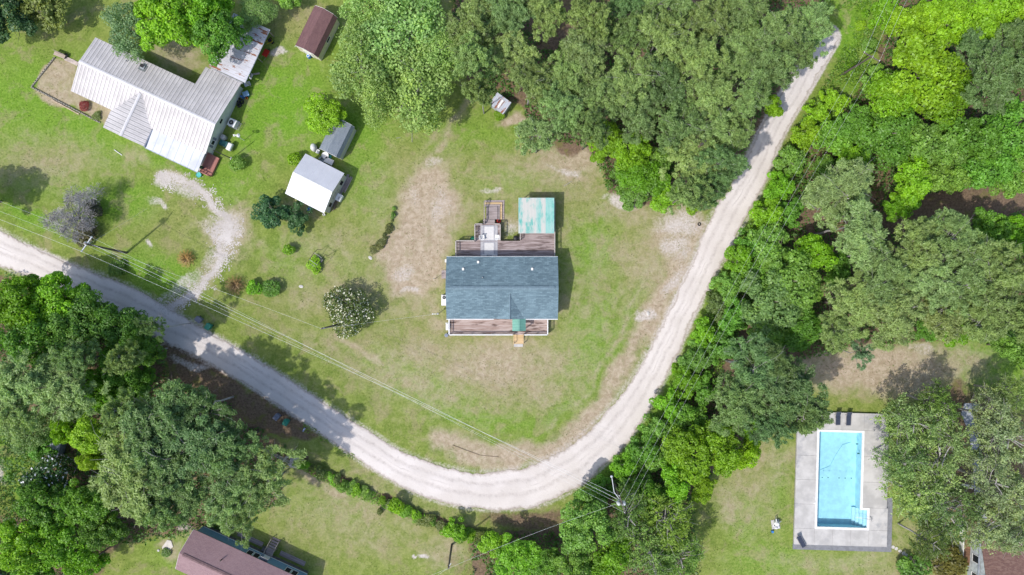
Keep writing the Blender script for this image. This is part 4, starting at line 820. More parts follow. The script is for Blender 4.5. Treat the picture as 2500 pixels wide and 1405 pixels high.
# ------------------------------------------------------------------ foliage meshes
LEAF = leaf_mat("leaf", (1.2, 1.06, 0.65), .36); NEEDLE = leaf_mat("needle", (1.10, 1.03, 0.85), .34, .6, 1.4)
BARK = plain("bark", (.17, .145, .125), .95, .3, 7); GBARK = plain("grey_bark", (.36, .34, .33), .95, .25, 7)
def unit(v): return v / (np.linalg.norm(v, axis=1, keepdims=True) + 1e-9)
def blades(name, c, d, nrm, L, Wd, var, mat, bend=0.0, extra=None):
    """one rhombus per row: centre c, long axis d, face normal nrm, length L, width Wd"""
    n = len(c); d = unit(d); s = unit(np.cross(d, nrm)); L = np.broadcast_to(L, n)[:, None]; Wd = np.broadcast_to(Wd, n)[:, None]
    v = np.empty((n, 4, 3)); v[:, 0] = c - d * L / 2; v[:, 1] = c + s * Wd / 2 + d * L * .08; v[:, 2] = c + d * L / 2; v[:, 3] = c - s * Wd / 2 + d * L * .08
    me = bpy.data.meshes.new(name); me.vertices.add(n * 4); me.vertices.foreach_set("co", v.astype(np.float32).ravel())
    me.loops.add(n * 4); me.loops.foreach_set("vertex_index", np.arange(n * 4, dtype=np.int32))
    me.polygons.add(n); me.polygons.foreach_set("loop_start", np.arange(0, n * 4, 4, dtype=np.int32)); me.update(calc_edges=True)
    a = me.attributes.new("v", 'FLOAT', 'POINT'); a.data.foreach_set("value", np.repeat(var, 4).astype(np.float32))
    me.materials.append(mat)
    if extra is not None: me.materials.append(extra[0]); me.polygons.foreach_set("material_index", extra[1].astype(np.int32))
    return me
def rdir(n, g, up=-1.0):
    v = unit(g.normal(size=(n * 3, 3))); v = v[v[:, 2] > up][:n]
    while len(v) < n: v = np.r_[v, unit(g.normal(size=(n, 3)))]; v = v[v[:, 2] > up][:n]
    return v
def lobes(Rr, zl, zh, nl, g, rl=(.26, .42), rag=.18):
    """clump centres filling a dome-like crown, with a lop-sided outline"""
    zc, hz = (zl + zh) / 2, (zh - zl) / 2
    ph = g.uniform(0, 6.28, 4); C = []; Q = []
    for k in range(nl):
        for _ in range(30):
            d = rdir(1, g, -.55)[0]; th = math.atan2(d[1], d[0])
            lim = 1 + rag * (math.sin(2 * th + ph[0]) * .6 + math.sin(3 * th + ph[1]) * .7 + math.sin(5 * th + ph[2]) * .4)
            q = g.uniform(rl[0], rl[1]); f = g.uniform(.35, 1.0) ** .5 * (lim - q * .85)
            c = np.array([d[0] * f * Rr, d[1] * f * Rr, zc + d[2] * max(.1, f) * hz * .82])
            if all(np.linalg.norm((c - o) / [Rr, Rr, hz]) > .24 for o in C): break
        C.append(c); Q.append(q * Rr)
    return np.array(C), np.array(Q)
def leafy_crown(name, Rr, zl, zh, nl, per, ls, seed, rag=.18, rl=(.26, .42), mat=None, sag=.75, loose=.0, flowers=None, hier=0):
    g = np.random.default_rng(seed); C, Q = lobes(Rr, zl, zh, nl, g, rl, rag); P = []; D = []; V = []
    if hier:
        C2 = []; Q2 = []
        for c, q in zip(C, Q):
            d = rdir(hier, g, -.25); C2 += list(c + d * q * [.8, .8, .6]); Q2 += list(q * g.uniform(.42, .62, hier))
        C, Q = np.array(C2), np.array(Q2)
    for c, q in zip(C, Q):
        d = rdir(per, g, -.45); r = q * (1 - .42 * g.random(per) ** 2.2) * (1 + loose * g.normal(size=per))
        p = c + d * r[:, None] * [1, 1, sag]
        P.append(p); D.append(d); V.append(np.full(per, g.random() * .5) + g.random(per) * .5)
    P = np.concatenate(P); D = np.concatenate(D); V = np.concatenate(V)
    keep = np.ones(len(P), bool)
    for c, q in zip(C, Q): keep &= np.linalg.norm((P - c) / [1, 1, sag], axis=1) > q * .55
    P, D, V = P[keep], D[keep], V[keep]; n = len(P)
    nr = unit(D * .75 + g.normal(size=(n, 3)) * .55 + [0, 0, .35]); ax = np.cross(nr, g.normal(size=(n, 3)))
    L = ls * g.uniform(.7, 1.35, n)
    ex = None
    if flowers: idx = np.zeros(n); idx[(g.random(n) < flowers[1]) & (D[:, 2] > -.1)] = 1; ex = (flowers[0], idx)
    return blades(name, P, ax, nr, L, L * .62, V, mat or LEAF, extra=ex)
def pine_crown(name, Rr, zl, zh, nt, per, seed, nl=.58, nw=.115, rag=.2):
    """round needle tufts on the ends of the branches"""
    g = np.random.default_rng(seed); C0, Q0 = lobes(Rr, zl, zh, 12, g, (.27, .42), rag); P = []; D = []; N = []; V = []; C = []; B0 = []
    for c0, q0 in zip(C0, Q0):
        d = rdir(max(3, nt // 12), g, -.35); C += list(c0 + d * (q0 * g.uniform(.6, 1.0, len(d)))[:, None] * [1, 1, .75]); B0 += [g.random() * .35] * len(d)
    C = np.array(C)
    for c, b0 in zip(C, B0):
        b = b0 + g.random() * .25; m = g.integers(2, 4)
        for j in range(m):
            cc = c + g.normal(size=3) * [.45, .45, .22]; k = per // m
            d = rdir(k, g, -.25); l = g.uniform(.35, 1.0, k) * nl
            n_ = unit(d * .8 + g.normal(size=(k, 3)) * .5 + [0, 0, .55]); tg = np.cross(n_, g.normal(size=(k, 3))); rad = g.random(k) < .4
            P.append(cc + d * l[:, None] * [1, 1, .7] * .8); D.append(np.where(rad[:, None], d + g.normal(size=(k, 3)) * .4, tg)); N.append(n_); V.append(b + g.random(k) * .4)
    P = np.concatenate(P); D = np.concatenate(D); N = np.concatenate(N); V = np.concatenate(V)
    return blades(name, P, D, N, nl * .8, nw * g.uniform(.7, 1.5, len(P)), V, NEEDLE), C
def wisp_crown(name, Rr, zl, zh, nl, per, seed, ls=.36):
    """loose grey-green oak crown: drooping sprays with gaps"""
    g = np.random.default_rng(seed); C, Q = lobes(Rr, zl, zh, nl, g, (.16, .27), .25); P = []; D = []; V = []
    for c, q in zip(C, Q):
        b = g.random() * .6
        for j in range(7):
            d0 = rdir(1, g, -.3)[0]; k = per // 7; t = g.random(k)
            p = c + d0 * (t * q * 1.35)[:, None] + g.normal(size=(k, 3)) * .16 * q + np.c_[t * 0, t * 0, -(t ** 2) * q * .35]
            P.append(p); D.append(np.tile(d0, (k, 1)) + g.normal(size=(k, 3)) * .6); V.append(b + g.random(k) * .4)
    P = np.concatenate(P); D = np.concatenate(D); V = np.concatenate(V); n = len(P)
    return blades(name, P, D, unit(g.normal(size=(n, 3)) * .7 + [0, 0, .8]), ls * g.uniform(.6, 1.4, n), .19, V, LEAF), C
def trunk_mesh(name, h, r, C, nlimb, seed, mat, start=.35, lr=.3, twigs=0):
    g = np.random.default_rng(seed); mb = MB(); top = h * .86
    ax = [(g.normal() * .1 * k, g.normal() * .1 * k, top * k / 6) for k in range(7)]; ax[0] = (0, 0, -.2)
    mb.tube(ax, r, 8, r * .28)
    idx = g.permutation(len(C))[:nlimb]
    for i in idx:
        c = C[i] * [1.06, 1.06, 1.01]; t = min(.97, max(start, (c[2] - np.hypot(c[0], c[1]) * .45) / top)); a = np.array(ax[0]) * 0 + [ax[min(6, int(t * 6))][0], ax[min(6, int(t * 6))][1], t * top]
        m = a * .45 + c * .55 + [0, 0, -.12 * np.linalg.norm(c - a) * .5] + g.normal(size=3) * .12
        mb.tube([a, m, c], r * lr, 5, r * .07)
        for _ in range(twigs):
            e = c + g.normal(size=3) * [1.0, 1.0, .5]; mb.tube([m * .4 + c * .6, (c + e) / 2 + g.normal(size=3) * .1, e], r * .1, 4, r * .03)
    me = mesh(name, mb, mat)
    for p in me.polygons: p.use_smooth = True
    return me
def lob(Rr, zl, zh, nl, seed, rl, rag): return lobes(Rr, zl, zh, nl, np.random.default_rng(seed), rl, rag)[0]
KIND = {}
pv = []
for k in range(4):
    me, C = pine_crown("pine_crown", 4.5, 8.4, 15.0, 108, 130, 100 + k, .62, .115, .26)
    pv.append((me, trunk_mesh("pine_trunk", 15, .22, C, 30, k, (BARK, GBARK)[k % 2], .55, .3, 2)))
KIND['p'] = (pv, 4.5, 15.0, .80, 'pine_tree')
pv = []
for k in range(2):
    me, C = pine_crown("loose_pine_crown", 4.5, 8.0, 15.0, 64, 120, 120 + k, .66, .10, .3)
    pv.append((me, trunk_mesh("loose_pine_trunk", 15, .2, C, 30, 20 + k, GBARK, .5, .3, 1)))
KIND['q'] = (pv, 4.5, 15.0, .80, 'pine_tree')
lv = []
for k in range(4):
    lv.append((leafy_crown("leafy_crown", 4.0, 2.2, 9.0, 17, 150, .31, 200 + k, .24, (.28, .42), hier=6), trunk_mesh("leafy_trunk", 9, .2, lob(4, 2.2, 9, 40, 200 + k, (.26, .42), .18), 18, 30 + k, BARK, .3)))
KIND['l'] = (lv, 4.0, 9.0, .72, 'broadleaf_tree')
av = []
for k in range(3):
    av.append((leafy_crown("airy_crown", 5.0, 3.5, 12.0, 62, 190, .31, 230 + k, .22, (.16, .28), sag=.9, loose=.14), trunk_mesh("airy_trunk", 12, .22, lob(5, 3.5, 12, 62, 230 + k, (.16, .28), .22), 26, 40 + k, GBARK, .3)))
KIND['a'] = (av, 5.0, 12.0, .72, 'broadleaf_tree')
ov = []
for k in range(3):
    me, C = wisp_crown("oak_crown", 5.0, 4.0, 11.5, 56, 118, 260 + k)
    ov.append((me, trunk_mesh("oak_trunk", 11.5, .3, C, 34, 50 + k, GBARK, .25, .32, 3)))
KIND['o'] = (ov, 5.0, 11.5, .72, 'oak_tree')
sv = []
for k in range(4):
    sv.append((leafy_crown("shrub_leaves", 1.3, 0.1, 2.2, 14, 130, .25, 300 + k, .2, (.34, .55)), trunk_mesh("shrub_stem", 2.2, .06, lob(1.3, .1, 2.2, 14, 300 + k, (.34, .55), .2), 9, 60 + k, BARK, .15)))
KIND['s'] = (sv, 1.3, 2.2, .6, 'shrub')
tv = []
for k in range(3):
    tv.append((leafy_crown("scrub_crown", 2.4, .6, 5.2, 12, 100, .28, 330 + k, .26, (.3, .46), hier=5), trunk_mesh("scrub_trunk", 5.2, .11, lob(2.4, .6, 5.2, 26, 330 + k, (.27, .44), .24), 14, 70 + k, BARK, .2)))
KIND['t'] = (tv, 2.4, 5.2, .7, 'small_tree')
CLR = {'p': (.25, .375, .12), 'pd': (.165, .28, .09), 'pl': (.295, .405, .135), 'l': (.31, .475, .13), 'b': (.195, .42, .018), 'bb': (.25, .47, .020), 'g': (.155, .355, .038), 'gm': (.21, .40, .062), 'd': (.06, .15, .05), 'dg': (.135, .29, .038), 'y': (.32, .50, .04), 'o': (.31, .46, .155), 'ol': (.37, .47, .225), 'v': (.18, .25, .065)}
TR = random.Random(77); TREES = {}
def tree(px, py, rpx, kind, col, label, h=None, group=None, cat=None, stretch=1.0):
    pv, Rr, Hr, zc, nm = KIND[kind]; r0 = rpx * .06; s = r0 / Rr
    if h is None: h = {'p': 15 + TR.uniform(-3.0, 1.5), 'q': 14.5, 'l': 2.0 + 1.6 * r0, 'a': 2 + 1.9 * r0, 'o': 2 + 1.8 * r0, 's': 1.55 * r0, 't': .6 + 1.75 * r0}[kind]
    z = h * zc; s *= (HCAM - z) / HCAM; x, y = G(px, py, z)
    k = TR.randrange(len(pv)); e = thing(nm, label, cat or ('shrub' if kind == 's' else 'tree'), (x, y, 0), TR.uniform(0, 6.28), group)
    e.scale = (s * stretch, s / stretch, h / Hr)
    c = CLR[col] if isinstance(col, str) else col; j = TR.uniform(.84, 1.18); w = TR.uniform(.92, 1.09)
    cr = link("crown", pv[k][0], e); cr.color = (c[0] * j * w, c[1] * j, c[2] * j / w, 1)
    link("trunk", pv[k][1], e); return e
# --- trees, upper left
tree(8, 45, 72, 'l', 'd', "dark blue-green tree in the top left corner", 7)
tree(112, 25, 58, 't', 'v', "loose olive tree beside the dark corner tree", 6.5)
tree(312, 68, 66, 'a', (.20, .33, .15), "silvery light green tree behind the metal-roofed house", 9)
tree(395, 42, 84, 'l', 'bb', "bright yellow-green tree behind the metal-roofed house", 10)
tree(488, 24, 66, 'l', 'b', "bright green tree at the top edge above the lean-to", 9)
tree(522, 84, 68, 'l', 'g', "darker green tree overhanging the lean-to's rusty roof", 9)
tree(622, 30, 44, 'a', 'l', "small airy pale tree at the far corner of the lean-to", 5)
tree(700, -12, 34, 't', 'gm', "small tree at the top edge left of the maroon shed", 4)
tree(787, 277, 54, 'l', 'bb', "round bright green tree overhanging the grey shed", 5.5)
tree(655, 512, 46, 't', 'd', "dark evergreen left of the white-roofed shed's lower corner", 4.5)
tree(722, 527, 40, 't', 'd', "dark evergreen just below the white-roofed shed", 3.8)
tree(721, 388, 20, 's', 'bb', "yellow-green bush at the left wall of the white-roofed shed", 2.2)
tree(579, 397, 22, 's', 'gm', "leafy bush below the dark pole near the red deck", 1.8)
tree(-75, 480, 70, 'l', 'g', "tree at the left edge whose shadow lies on the lawn", 8)
# --- yard shrubs
tree(704, 610, 16, 's', 'bb', "small round light green bush alone on the lawn", 1.6)
tree(619, 704, 20, 's', 'b', "light green round bush in the row of three by the driveway", 1.6)
tree(660, 705, 25, 's', 'dg', "darker olive bush at the right of the row by the driveway", 1.7)
tree(766, 648, 20, 's', 'bb', "bright weedy bush growing through the metal frame", 1.3)
tree(965, 1236, 22, 's', 'bb', "bright round bush in the ditch hedge", 2.6)
tree(927, 1250, 9, 's', 'v', "tiny bush alone on the lower lawn below the hedge", .8)
tree(1112, 1297, 32, 't', 'b', "bright green small tree in the hedge above the leaning pole", 3.6)
tree(1218, 282, 15, 's', 'bb', "bright bush in front of the tin shed", 1.2)
tree(1003, 160, 10, 's', 'gm', "low bush under the airy pale trees", 1)
tree(2230, 1392, 40, 's', 'dg', "dark bush at the bottom edge left of the yellowish bush", 2.2)
tree(2320, 1378, 46, 's', (.16, .16, .03), "yellowish spiky bush by the fence at the bottom right", 2.6)
tree(285, 655, 24, 's', 'dg', "dark low bush on the verge below the roadside power pole", .9)
tree(2102, 62, 15, 's', 'bb', 'yellow-green bush under the wires near the top edge', 1.2); tree(2076, 165, 15, 's', 'b', 'low bush at the foot of the upper leaning power pole', 1.0); tree(2125, 110, 22, 's', 'gm', 'bush right of the upper power pole top', 1.6)
random.seed(21)
# --- airy pale trees
AG = "airy pale green trees left of the pine wood"
for a in ((885, 165, 98, "airy pale tree nearest the maroon shed"), (985, 55, 118, "airy pale tree at the top edge beside the pine wood"), (1020, 195, 110, "airy pale tree hanging over the upper lawn"), (905, 5, 70, "airy pale tree at the top edge right of the maroon shed"), (930, 235, 62, "airy pale tree lowest on the lawn's upper left"), (1085, 130, 70, "airy pale tree pressed against the pine wood")):
    tree(a[0], a[1], a[2], 'a', 'l', a[3], 11, AG)
# --- pine wood, top centre
PG = "pines of the dense wood behind the lawn"
for x, y, r, c, l in ((1160, 58, 82, 'p', "pine at the wood's left end, top row"), (1155, 150, 66, 'p', "pine at the wood's left end beside the airy trees"), (1172, 218, 46, 'p', "small pine left of the tin shed"),
  (1245, 30, 74, 'p', "pine at the top edge, second from the wood's left end"), (1238, 128, 76, 'pl', "yellowish pine above the tin shed"), (1332, 22, 66, 'p', "pine at the top edge above the bare grey trunk gap"), (1292, 206, 70, 'p', "pine just right of the tin shed"),
  (1314, 336, 66, 'pl', "light pine leaning out over the lawn right of the tin shed"), (1372, 262, 72, 'p', "pine at the wood's front edge, left of the bright undergrowth"), (1425, 130, 84, 'pl', "broad light pine near the wood's centre"), (1385, 185, 62, 'p', "pine tucked under the broad light pine"),
  (1440, 40, 66, 'p', "pine at the top edge above the broad light pine"), (1462, 235, 76, 'p', "pine behind the bright undergrowth at the wood's front"), (1445, 318, 50, 'p', "low pine at the front beside the bright undergrowth"), (1530, 185, 84, 'p', "large pine in the middle of the wood"), (1540, 80, 70, 'pd', "shadowed pine behind the large middle pine"),
  (1535, 15, 58, 'pd', "dark pine at the top edge of the wood's middle"), (1610, 95, 80, 'p', "pine right of the wood's middle, second row"), (1632, 15, 66, 'p', "pine at the top edge right of the middle"), (1625, 205, 74, 'pd', "dark pine right of the large middle pine"), (1560, 282, 70, 'p', "pine above the bright undergrowth"),
  (1655, 300, 78, 'pd', "dull green pine above the shrubs near the road"), (1700, 140, 76, 'p', "pine in the wood's right half, second row"), (1725, 40, 74, 'p', "pine at the top edge in the wood's right half"), (1735, 230, 82, 'p', "wide pine in the wood's right half, third row"), (1805, 130, 76, 'p', "pine two crowns from the road, upper part"),
  (1815, 30, 70, 'p', "pine at the top edge two crowns from the road"), (1830, 225, 62, 'p', "pine beside the bright leaves over the road"), (1885, 165, 72, 'p', "pine reaching over the road's shaded upper stretch"), (1905, 70, 78, 'p', "pine at the road's left side near the top"), (1988, 62, 66, 'p', "last pine at the top of the road"), (1950, 130, 46, 'p', "pine branch crown nearest the road's far end"),
  (1770, 310, 74, 'p', "pine at the roadside above the lowest pair"), (1715, 400, 90, 'p', "broad pine shading the road's edge"), (1765, 400, 66, 'pd', "pine hanging over the road at the wood's lower right"), (1690, 470, 60, 'p', "lowest pine of the wood by the road"), (1730, 465, 50, 'pd', "small pine at the wood's bottom tip by the road"), (1800, 320, 50, 'p', "pine hanging over the road above the lower bend")):
    tree(x, y, r * .90, 'p', c, l, None, PG)
# bright understorey at the wood's front
for x, y, r, k, c, l, hh in ((1480, 345, 52, 'l', 'bb', "bright green tree at the front of the pine wood", 6), (1540, 372, 56, 'l', 'bb', "yellow-green tree in front of the dark pines", 6.5), (1520, 430, 42, 't', 'dg', "deep green shrubby tree at the lawn's upper right edge", 4), (1575, 440, 62, 'l', 'b', "green tree left of the lowest road pines", 6), (1625, 470, 46, 't', 'b', "green shrubby tree below the front bright trees", 4), (1550, 482, 36, 't', 'gm', "low green scrub spilling onto the lawn", 2.4), (1610, 395, 46, 't', 'gm', "dim green tree between bright trees and pines", 5), (1690, 508, 18, 's', 'bb', "bright bush at the wood's lower tip beside the road", 1.4), (1890, 255, 30, 't', 'bb', "bright leafy tree poking out over the shaded road", 5), (1640, 200, 34, 't', 'g', "green tree glimpsed in a gap in the pines", 6), (1395, 120, 30, 't', 'g', "green tree glimpsed beside a pine trunk", 6), (1830, 55, 30, 't', 'b', "bright tree glimpsed between top right pines", 7)):
    tree(x, y, r, k, c, l, hh)
# --- right of the road: scrub strip, broadleaf wood, pines
SG = "scrubby trees along the right side of the road"
STRIP = ((2040, 250, 36, 'bb', "beside the power pole above the upper road"), (1995, 275, 34, 'bb', "at the upper road edge where the shade ends"), (2040, 330, 50, 'g', "under the wires below the power pole"), (1965, 330, 38, 'bb', "at the roadside opposite the wood's lower tip"), (1935, 395, 40, 'gm', "at the roadside opposite the shaded bend"), (2020, 410, 40, 'dg', "under the wires left of the yellowish tree"), (1905, 455, 38, 'b', "left of the big round pine's top"), (1930, 520, 36, 'g', "against the big round pine's left side"), (1868, 520, 42, 'b', "at the roadside left of the big round pine"), (1890, 590, 56, 'gm', "below left of the big round pine"), (1838, 590, 40, 'g', "at the roadside opposite the sandy lawn corner"), (1805, 640, 40, 'b', "at the roadside below the sandy lawn corner"), (1862, 668, 48, 'g', "behind the roadside scrub above the pale spreading tree"), (1780, 700, 40, 'gm', "at the roadside level with the house"), (1752, 752, 36, 'v', "olive scrub at the roadside level with the front deck"), (1800, 770, 46, 'g', "under the wires level with the front deck"), (1725, 815, 38, 'b', "at the roadside just below the front deck's level"), (1770, 850, 44, 'dg', "left of the dark spreading pine"), (1700, 875, 40, 'gm', "at the roadside where the bend begins"), (1675, 935, 42, 'b', "at the roadside in the upper bend"), (1722, 950, 42, 'g', "under the wires left of the dark pine's lower side"), (1640, 990, 40, 'b', "at the roadside in the middle of the bend"), (1690, 1030, 46, 'g', "under the wires above the bright bend tree"), (1600, 1050, 40, 'gm', "at the roadside in the lower bend"), (1565, 1100, 42, 'g', "at the roadside above the lower power pole"), (1610, 1120, 40, 'gm', "right of the lower power pole"), (1520, 1140, 36, 'b', "left of the lower power pole's foot"), (1470, 1190, 34, 'g', "at the bottom of the bend beside the road"), (1560, 1190, 42, 'dg', "shaded scrub behind the lower power pole"), (2160, 30, 44, 'b', "right of the wires at the top edge"), (2140, 200, 40, 'gm', "right of the upper power pole"))
for x, y, r, c, l in STRIP: tree(x, y, r, 't', c, ("green scrubby tree " if 'scrub' not in l else "") + l, None, SG)
RG = "broadleaf trees in the right-hand wood"
for x, y, r, c, l, hh in ((2420, 22, 82, 'bb', "bright yellow-green tree at the top edge of the right wood", 11), (2310, 55, 70, 'bb', "bright tree left of the top edge yellow-green one", 10), (2230, 50, 62, 'bb', "bright tree nearest the wires at the top", 9), (2490, 20, 60, 'bb', "yellow-green tree in the top right corner", 10), (2250, 180, 104, 'bb', "big bright green tree right of the upper power pole", 12), (2180, 240, 70, 'b', "bright tree just below left of the big bright one", 10), (2320, 245, 70, 'b', "bright tree at the lower right of the big one", 11),
  (2170, 330, 78, 'g', "mid green tree between the wires and the wood", 9), (2270, 345, 80, 'gm', "mid green tree under the big bright one", 9), (2360, 330, 80, 'g', "deep green tree in the wood's middle right", 10), (2470, 320, 84, 'g', "deep green tree at the right edge, upper part", 10), (2400, 410, 74, 'g', "deep green tree above the brown path", 9), (2480, 420, 60, 'gm', "green tree at the right edge above the brown path", 9), (2090, 390, 46, 'bb', "yellowish tree above the big round pine", 7), (2235, 440, 66, 'bb', "yellow-green tree right of the big round pine", 8), (2200, 500, 46, 'b', "bright tree hanging over the brown path's left end", 7), (2300, 430, 56, 'gm', "green tree left of the deep green one above the path", 8),
  (2090, 300, 52, 'g', "green tree beside the wires below the pole", 7), (1930, 690, 84, 'gm', "green tree left of the right-hand pines", 9), (1885, 740, 82, (.16, .30, .09), "pale green spreading tree behind the roadside scrub", 9), (1960, 800, 60, 'g', "green tree at the right wood's lower edge", 8), (1990, 620, 54, 'b', "green tree below the big round pine", 8), (2050, 655, 44, 'g', "dark green gap tree between pine groups", 6), (1890, 800, 54, 'gm', "green tree above the dark spreading pine", 7),
  (2420, 560, 56, 'g', "green tree on the lower side of the brown path", 8), (2490, 570, 50, 'b', "green tree at the right edge below the brown path", 8), (2270, 800, 40, 'g', "green tree at the edge of the pool yard's top", 5), (2330, 790, 50, 'b', "bright tree under the lower edge of the right pines", 6), (2480, 850, 50, 'gm', "green tree at the right edge above the pool yard", 8), (1690, 1110, 72, 'bb', "bright green tree in the road bend's outer side", 9), (1770, 1085, 66, 'bb', "bright green tree beside the pool yard's left edge", 9), (1820, 1110, 40, 'bb', "bright branchy tree nearest the pool yard", 7), (1655, 1165, 56, 'b', "bright tree right of the lower power pole", 8), (1715, 1190, 36, 'bb', "small bright tree at the edge of the pool yard grass", 5), (1840, 1040, 40, 'b', "green tree under the dark spreading pine", 6)):
    tree(x, y, r, 'l', c, l, hh, RG)
PR = "pines in the right-hand wood"
for x, y, r, c, l in ((2485, 110, 66, 'pd', "dark pine at the right edge near the top"), (2440, 190, 84, 'pd', "dark pine right of the big bright green tree"), (2390, 130, 56, 'pd', "dark pine between the bright trees at upper right"), (2060, 480, 92, 'pl', "big round pale pine right of the road, upper half"), (2085, 555, 76, 'pl', "lower half of the round pale pine pair"), (2125, 620, 54, 'p', "small pine below the round pale pair"), (2240, 600, 74, 'p', "pine just below the brown path"), (2320, 580, 70, 'p', "pine on the brown path's lower side, middle"), (2400, 620, 74, 'p', "pine right of the middle in the right-hand group"), (2475, 660, 70, 'p', "pine at the right edge in the right-hand group"), (2170, 680, 78, 'p', "pine at the left of the right-hand group"), (2260, 690, 78, 'pl', "pale pine in the middle of the right-hand group"), (2350, 700, 80, 'p', "large pine in the middle of the right-hand group"), (2440, 740, 86, 'p', "large pine at the lower right of the group"), (2090, 740, 76, 'p', "pine at the lower left of the right-hand group"), (2180, 770, 78, 'pl', "pale pine over the pool yard's top edge"), (2290, 760, 74, 'pl', "pale pine at the lower middle of the group"), (2380, 790, 62, 'p', "pine at the bottom of the right-hand group"), (2495, 780, 50, 'p', "pine at the right edge, lowest of the group"), (2030, 810, 50, 'p', "small pine at the bottom left of the group")):
    tree(x, y, r, 'p', c, l, None, PR)
for x, y, r, l in ((1835, 900, 84, "dark spreading pine above the pool, upper left crown"), (1915, 960, 92, "dark spreading pine above the pool, right crown"), (1955, 1020, 66, "dark pine crown hanging over the pool deck corner"), (1800, 985, 76, "dark pine crown between the road bend and the pool"), (1880, 890, 60, "dark pine crown at the top of the spreading group"), (1880, 1040, 56, "dark pine crown lowest left of the pool deck")):
    tree(x, y, r, 'p', 'pd', l, 14, "dark pines left of the pool")
tree(2105, 865, 34, 'q', (.18, .29, .13), "thin grey-green tree standing alone at the pool yard's top edge", 9)
# --- oaks right of the pool
OG = "grey-green oaks right of the pool"
for x, y, r, c, l in ((2225, 1035, 76, 'o', "oak overhanging the pool deck's upper right corner"), (2292, 1105, 90, 'o', "largest oak right of the pool"), (2200, 1130, 56, 'o', "oak branch crown nearest the water's right edge"), (2235, 1205, 70, 'o', "oak over the deck's right edge, lower part"), (2310, 1250, 84, (.17, .265, .08), "greener oak below the largest one"), (2428, 1020, 60, 'ol', "pale oak beside the grey path, right of the pool yard"), (2455, 1075, 82, 'ol', "pale oak at the right edge, upper"), (2425, 1180, 76, 'ol', "pale wispy oak over the yard of the brown-roofed house"), (2485, 1225, 62, 'ol', "pale oak at the right edge beside the brown roof"), (2410, 1280, 62, 'ol', "pale oak over the brown roof's upper left"), (2470, 1310, 56, 'ol', "pale oak touching the brown roof"), (2270, 1325, 46, (.17, .265, .08), "low greener oak left of the wooden fence"), (2470, 960, 46, 'o', "oak at the right edge above the grey driveway"), (2290, 985, 50, (.15, .26, .06), "oak crown just right of the pool yard's bare patch")):
    tree(x, y, r, 'o', c, l, 10.5, OG)
# --- bottom middle wood
BG = "trees at the bottom edge outside the bend"
for x, y, r, k, c, l, hh in ((1435, 1285, 78, 'l', 'gm', "green tree at the bottom outside the bend, left side", 9), (1535, 1265, 66, 'o', (.22, .36, .07), "green tree with grey limbs below the power pole", 9), (1630, 1270, 76, 'o', (.22, .37, .055), "green tree beside the pool yard with bare grey branches", 9), (1580, 1350, 78, 'o', (.25, .40, .09), "wispy light green tree at the bottom edge", 9), (1480, 1370, 70, 'l', 'b', "bright tree at the bottom edge, middle", 8), (1660, 1365, 60, 'o', (.20, .34, .06), "loose green tree at the bottom edge next to the pool grass", 8), (1400, 1375, 56, 'l', 'gm', "green tree at the bottom edge, left of middle", 8), (1265, 1370, 66, 'l', 'b', "bright green tree at the bottom edge by the bare patch", 6), (1210, 1335, 40, 't', 'b', "bright small tree at the end of the hedge", 4), (1330, 1385, 46, 'l', 'g', "green tree at the bottom edge between two bright ones", 6), (1590, 1215, 46, 'l', 'g', "dark green tree behind the lower power pole", 7)):
    tree(x, y, r, k, c, l, hh, BG)
# --- left wood
LG = "trees of the lower left wood"
for x, y, r, k, c, l, hh in ((45, 740, 74, 'l', 'b', "bright tree at the left edge below the road", 11), (130, 735, 76, 'l', 'b', "bright tree beside the road's left stretch", 9.5), (215, 770, 72, 'l', 'dg', "dark tree at the roadside opposite the power pole", 9.5), (290, 800, 62, 'l', 'dg', "dark tree at the roadside opposite the driveway", 9.5), (70, 835, 74, 'l', 'g', "green tree at the left edge, second row", 11), (170, 830, 66, 'l', 'gm', "green tree behind the bright roadside tree", 11), (345, 850, 54, 'l', 'dg', "dark tree at the wood's tip near the driveway mouth", 10), (290, 890, 62, 'l', 'g', "green tree in the wood's shaded middle", 9), (240, 955, 58, 'l', 'b', "bright low tree in the wood's middle", 8), (330, 960, 54, 'l', 'g', "green tree near the wood's right tip", 9), (60, 1050, 62, 'a', (.20, .33, .11), "pale airy tree at the left edge beside the clearing", 8), (215, 1065, 54, 'l', 'y', "yellow tree right of the grey hut", 9), (225, 1120, 36, 'l', 'y', "lower yellow tree crown right of the dead branch", 8), (160, 1050, 40, 'l', 'bb', "yellow-green tree above the grey hut", 8), (95, 1100, 38, 't', 'g', "green bushy tree left of the grey hut", 4), (110, 1235, 70, 'l', 'g', "green tree below the white-flowering tree", 9), (195, 1240, 66, 'l', 'g', "green tree below the dead branch", 9), (250, 1290, 56, 'l', 'dg', "dark green tree at the grass edge lower left", 8), (60, 1330, 74, 'l', 'bb', "bright tree in the bottom left corner", 10), (150, 1330, 74, 'l', 'b', "green tree at the bottom edge, second from the corner", 9), (195, 1385, 50, 'l', 'b', "green tree at the bottom edge beside the shaded grass", 8), (70, 1400, 50, 'l', 'g', "green tree cut by the bottom edge near the corner", 8), (455, 1040, 44, 'l', 'g', "green tree glimpsed among the lower left pines", 8), (20, 1165, 10, 's', 'gm', "small bush in the left clearing", 1)):
    tree(x, y, r, k, c, l, hh, LG)
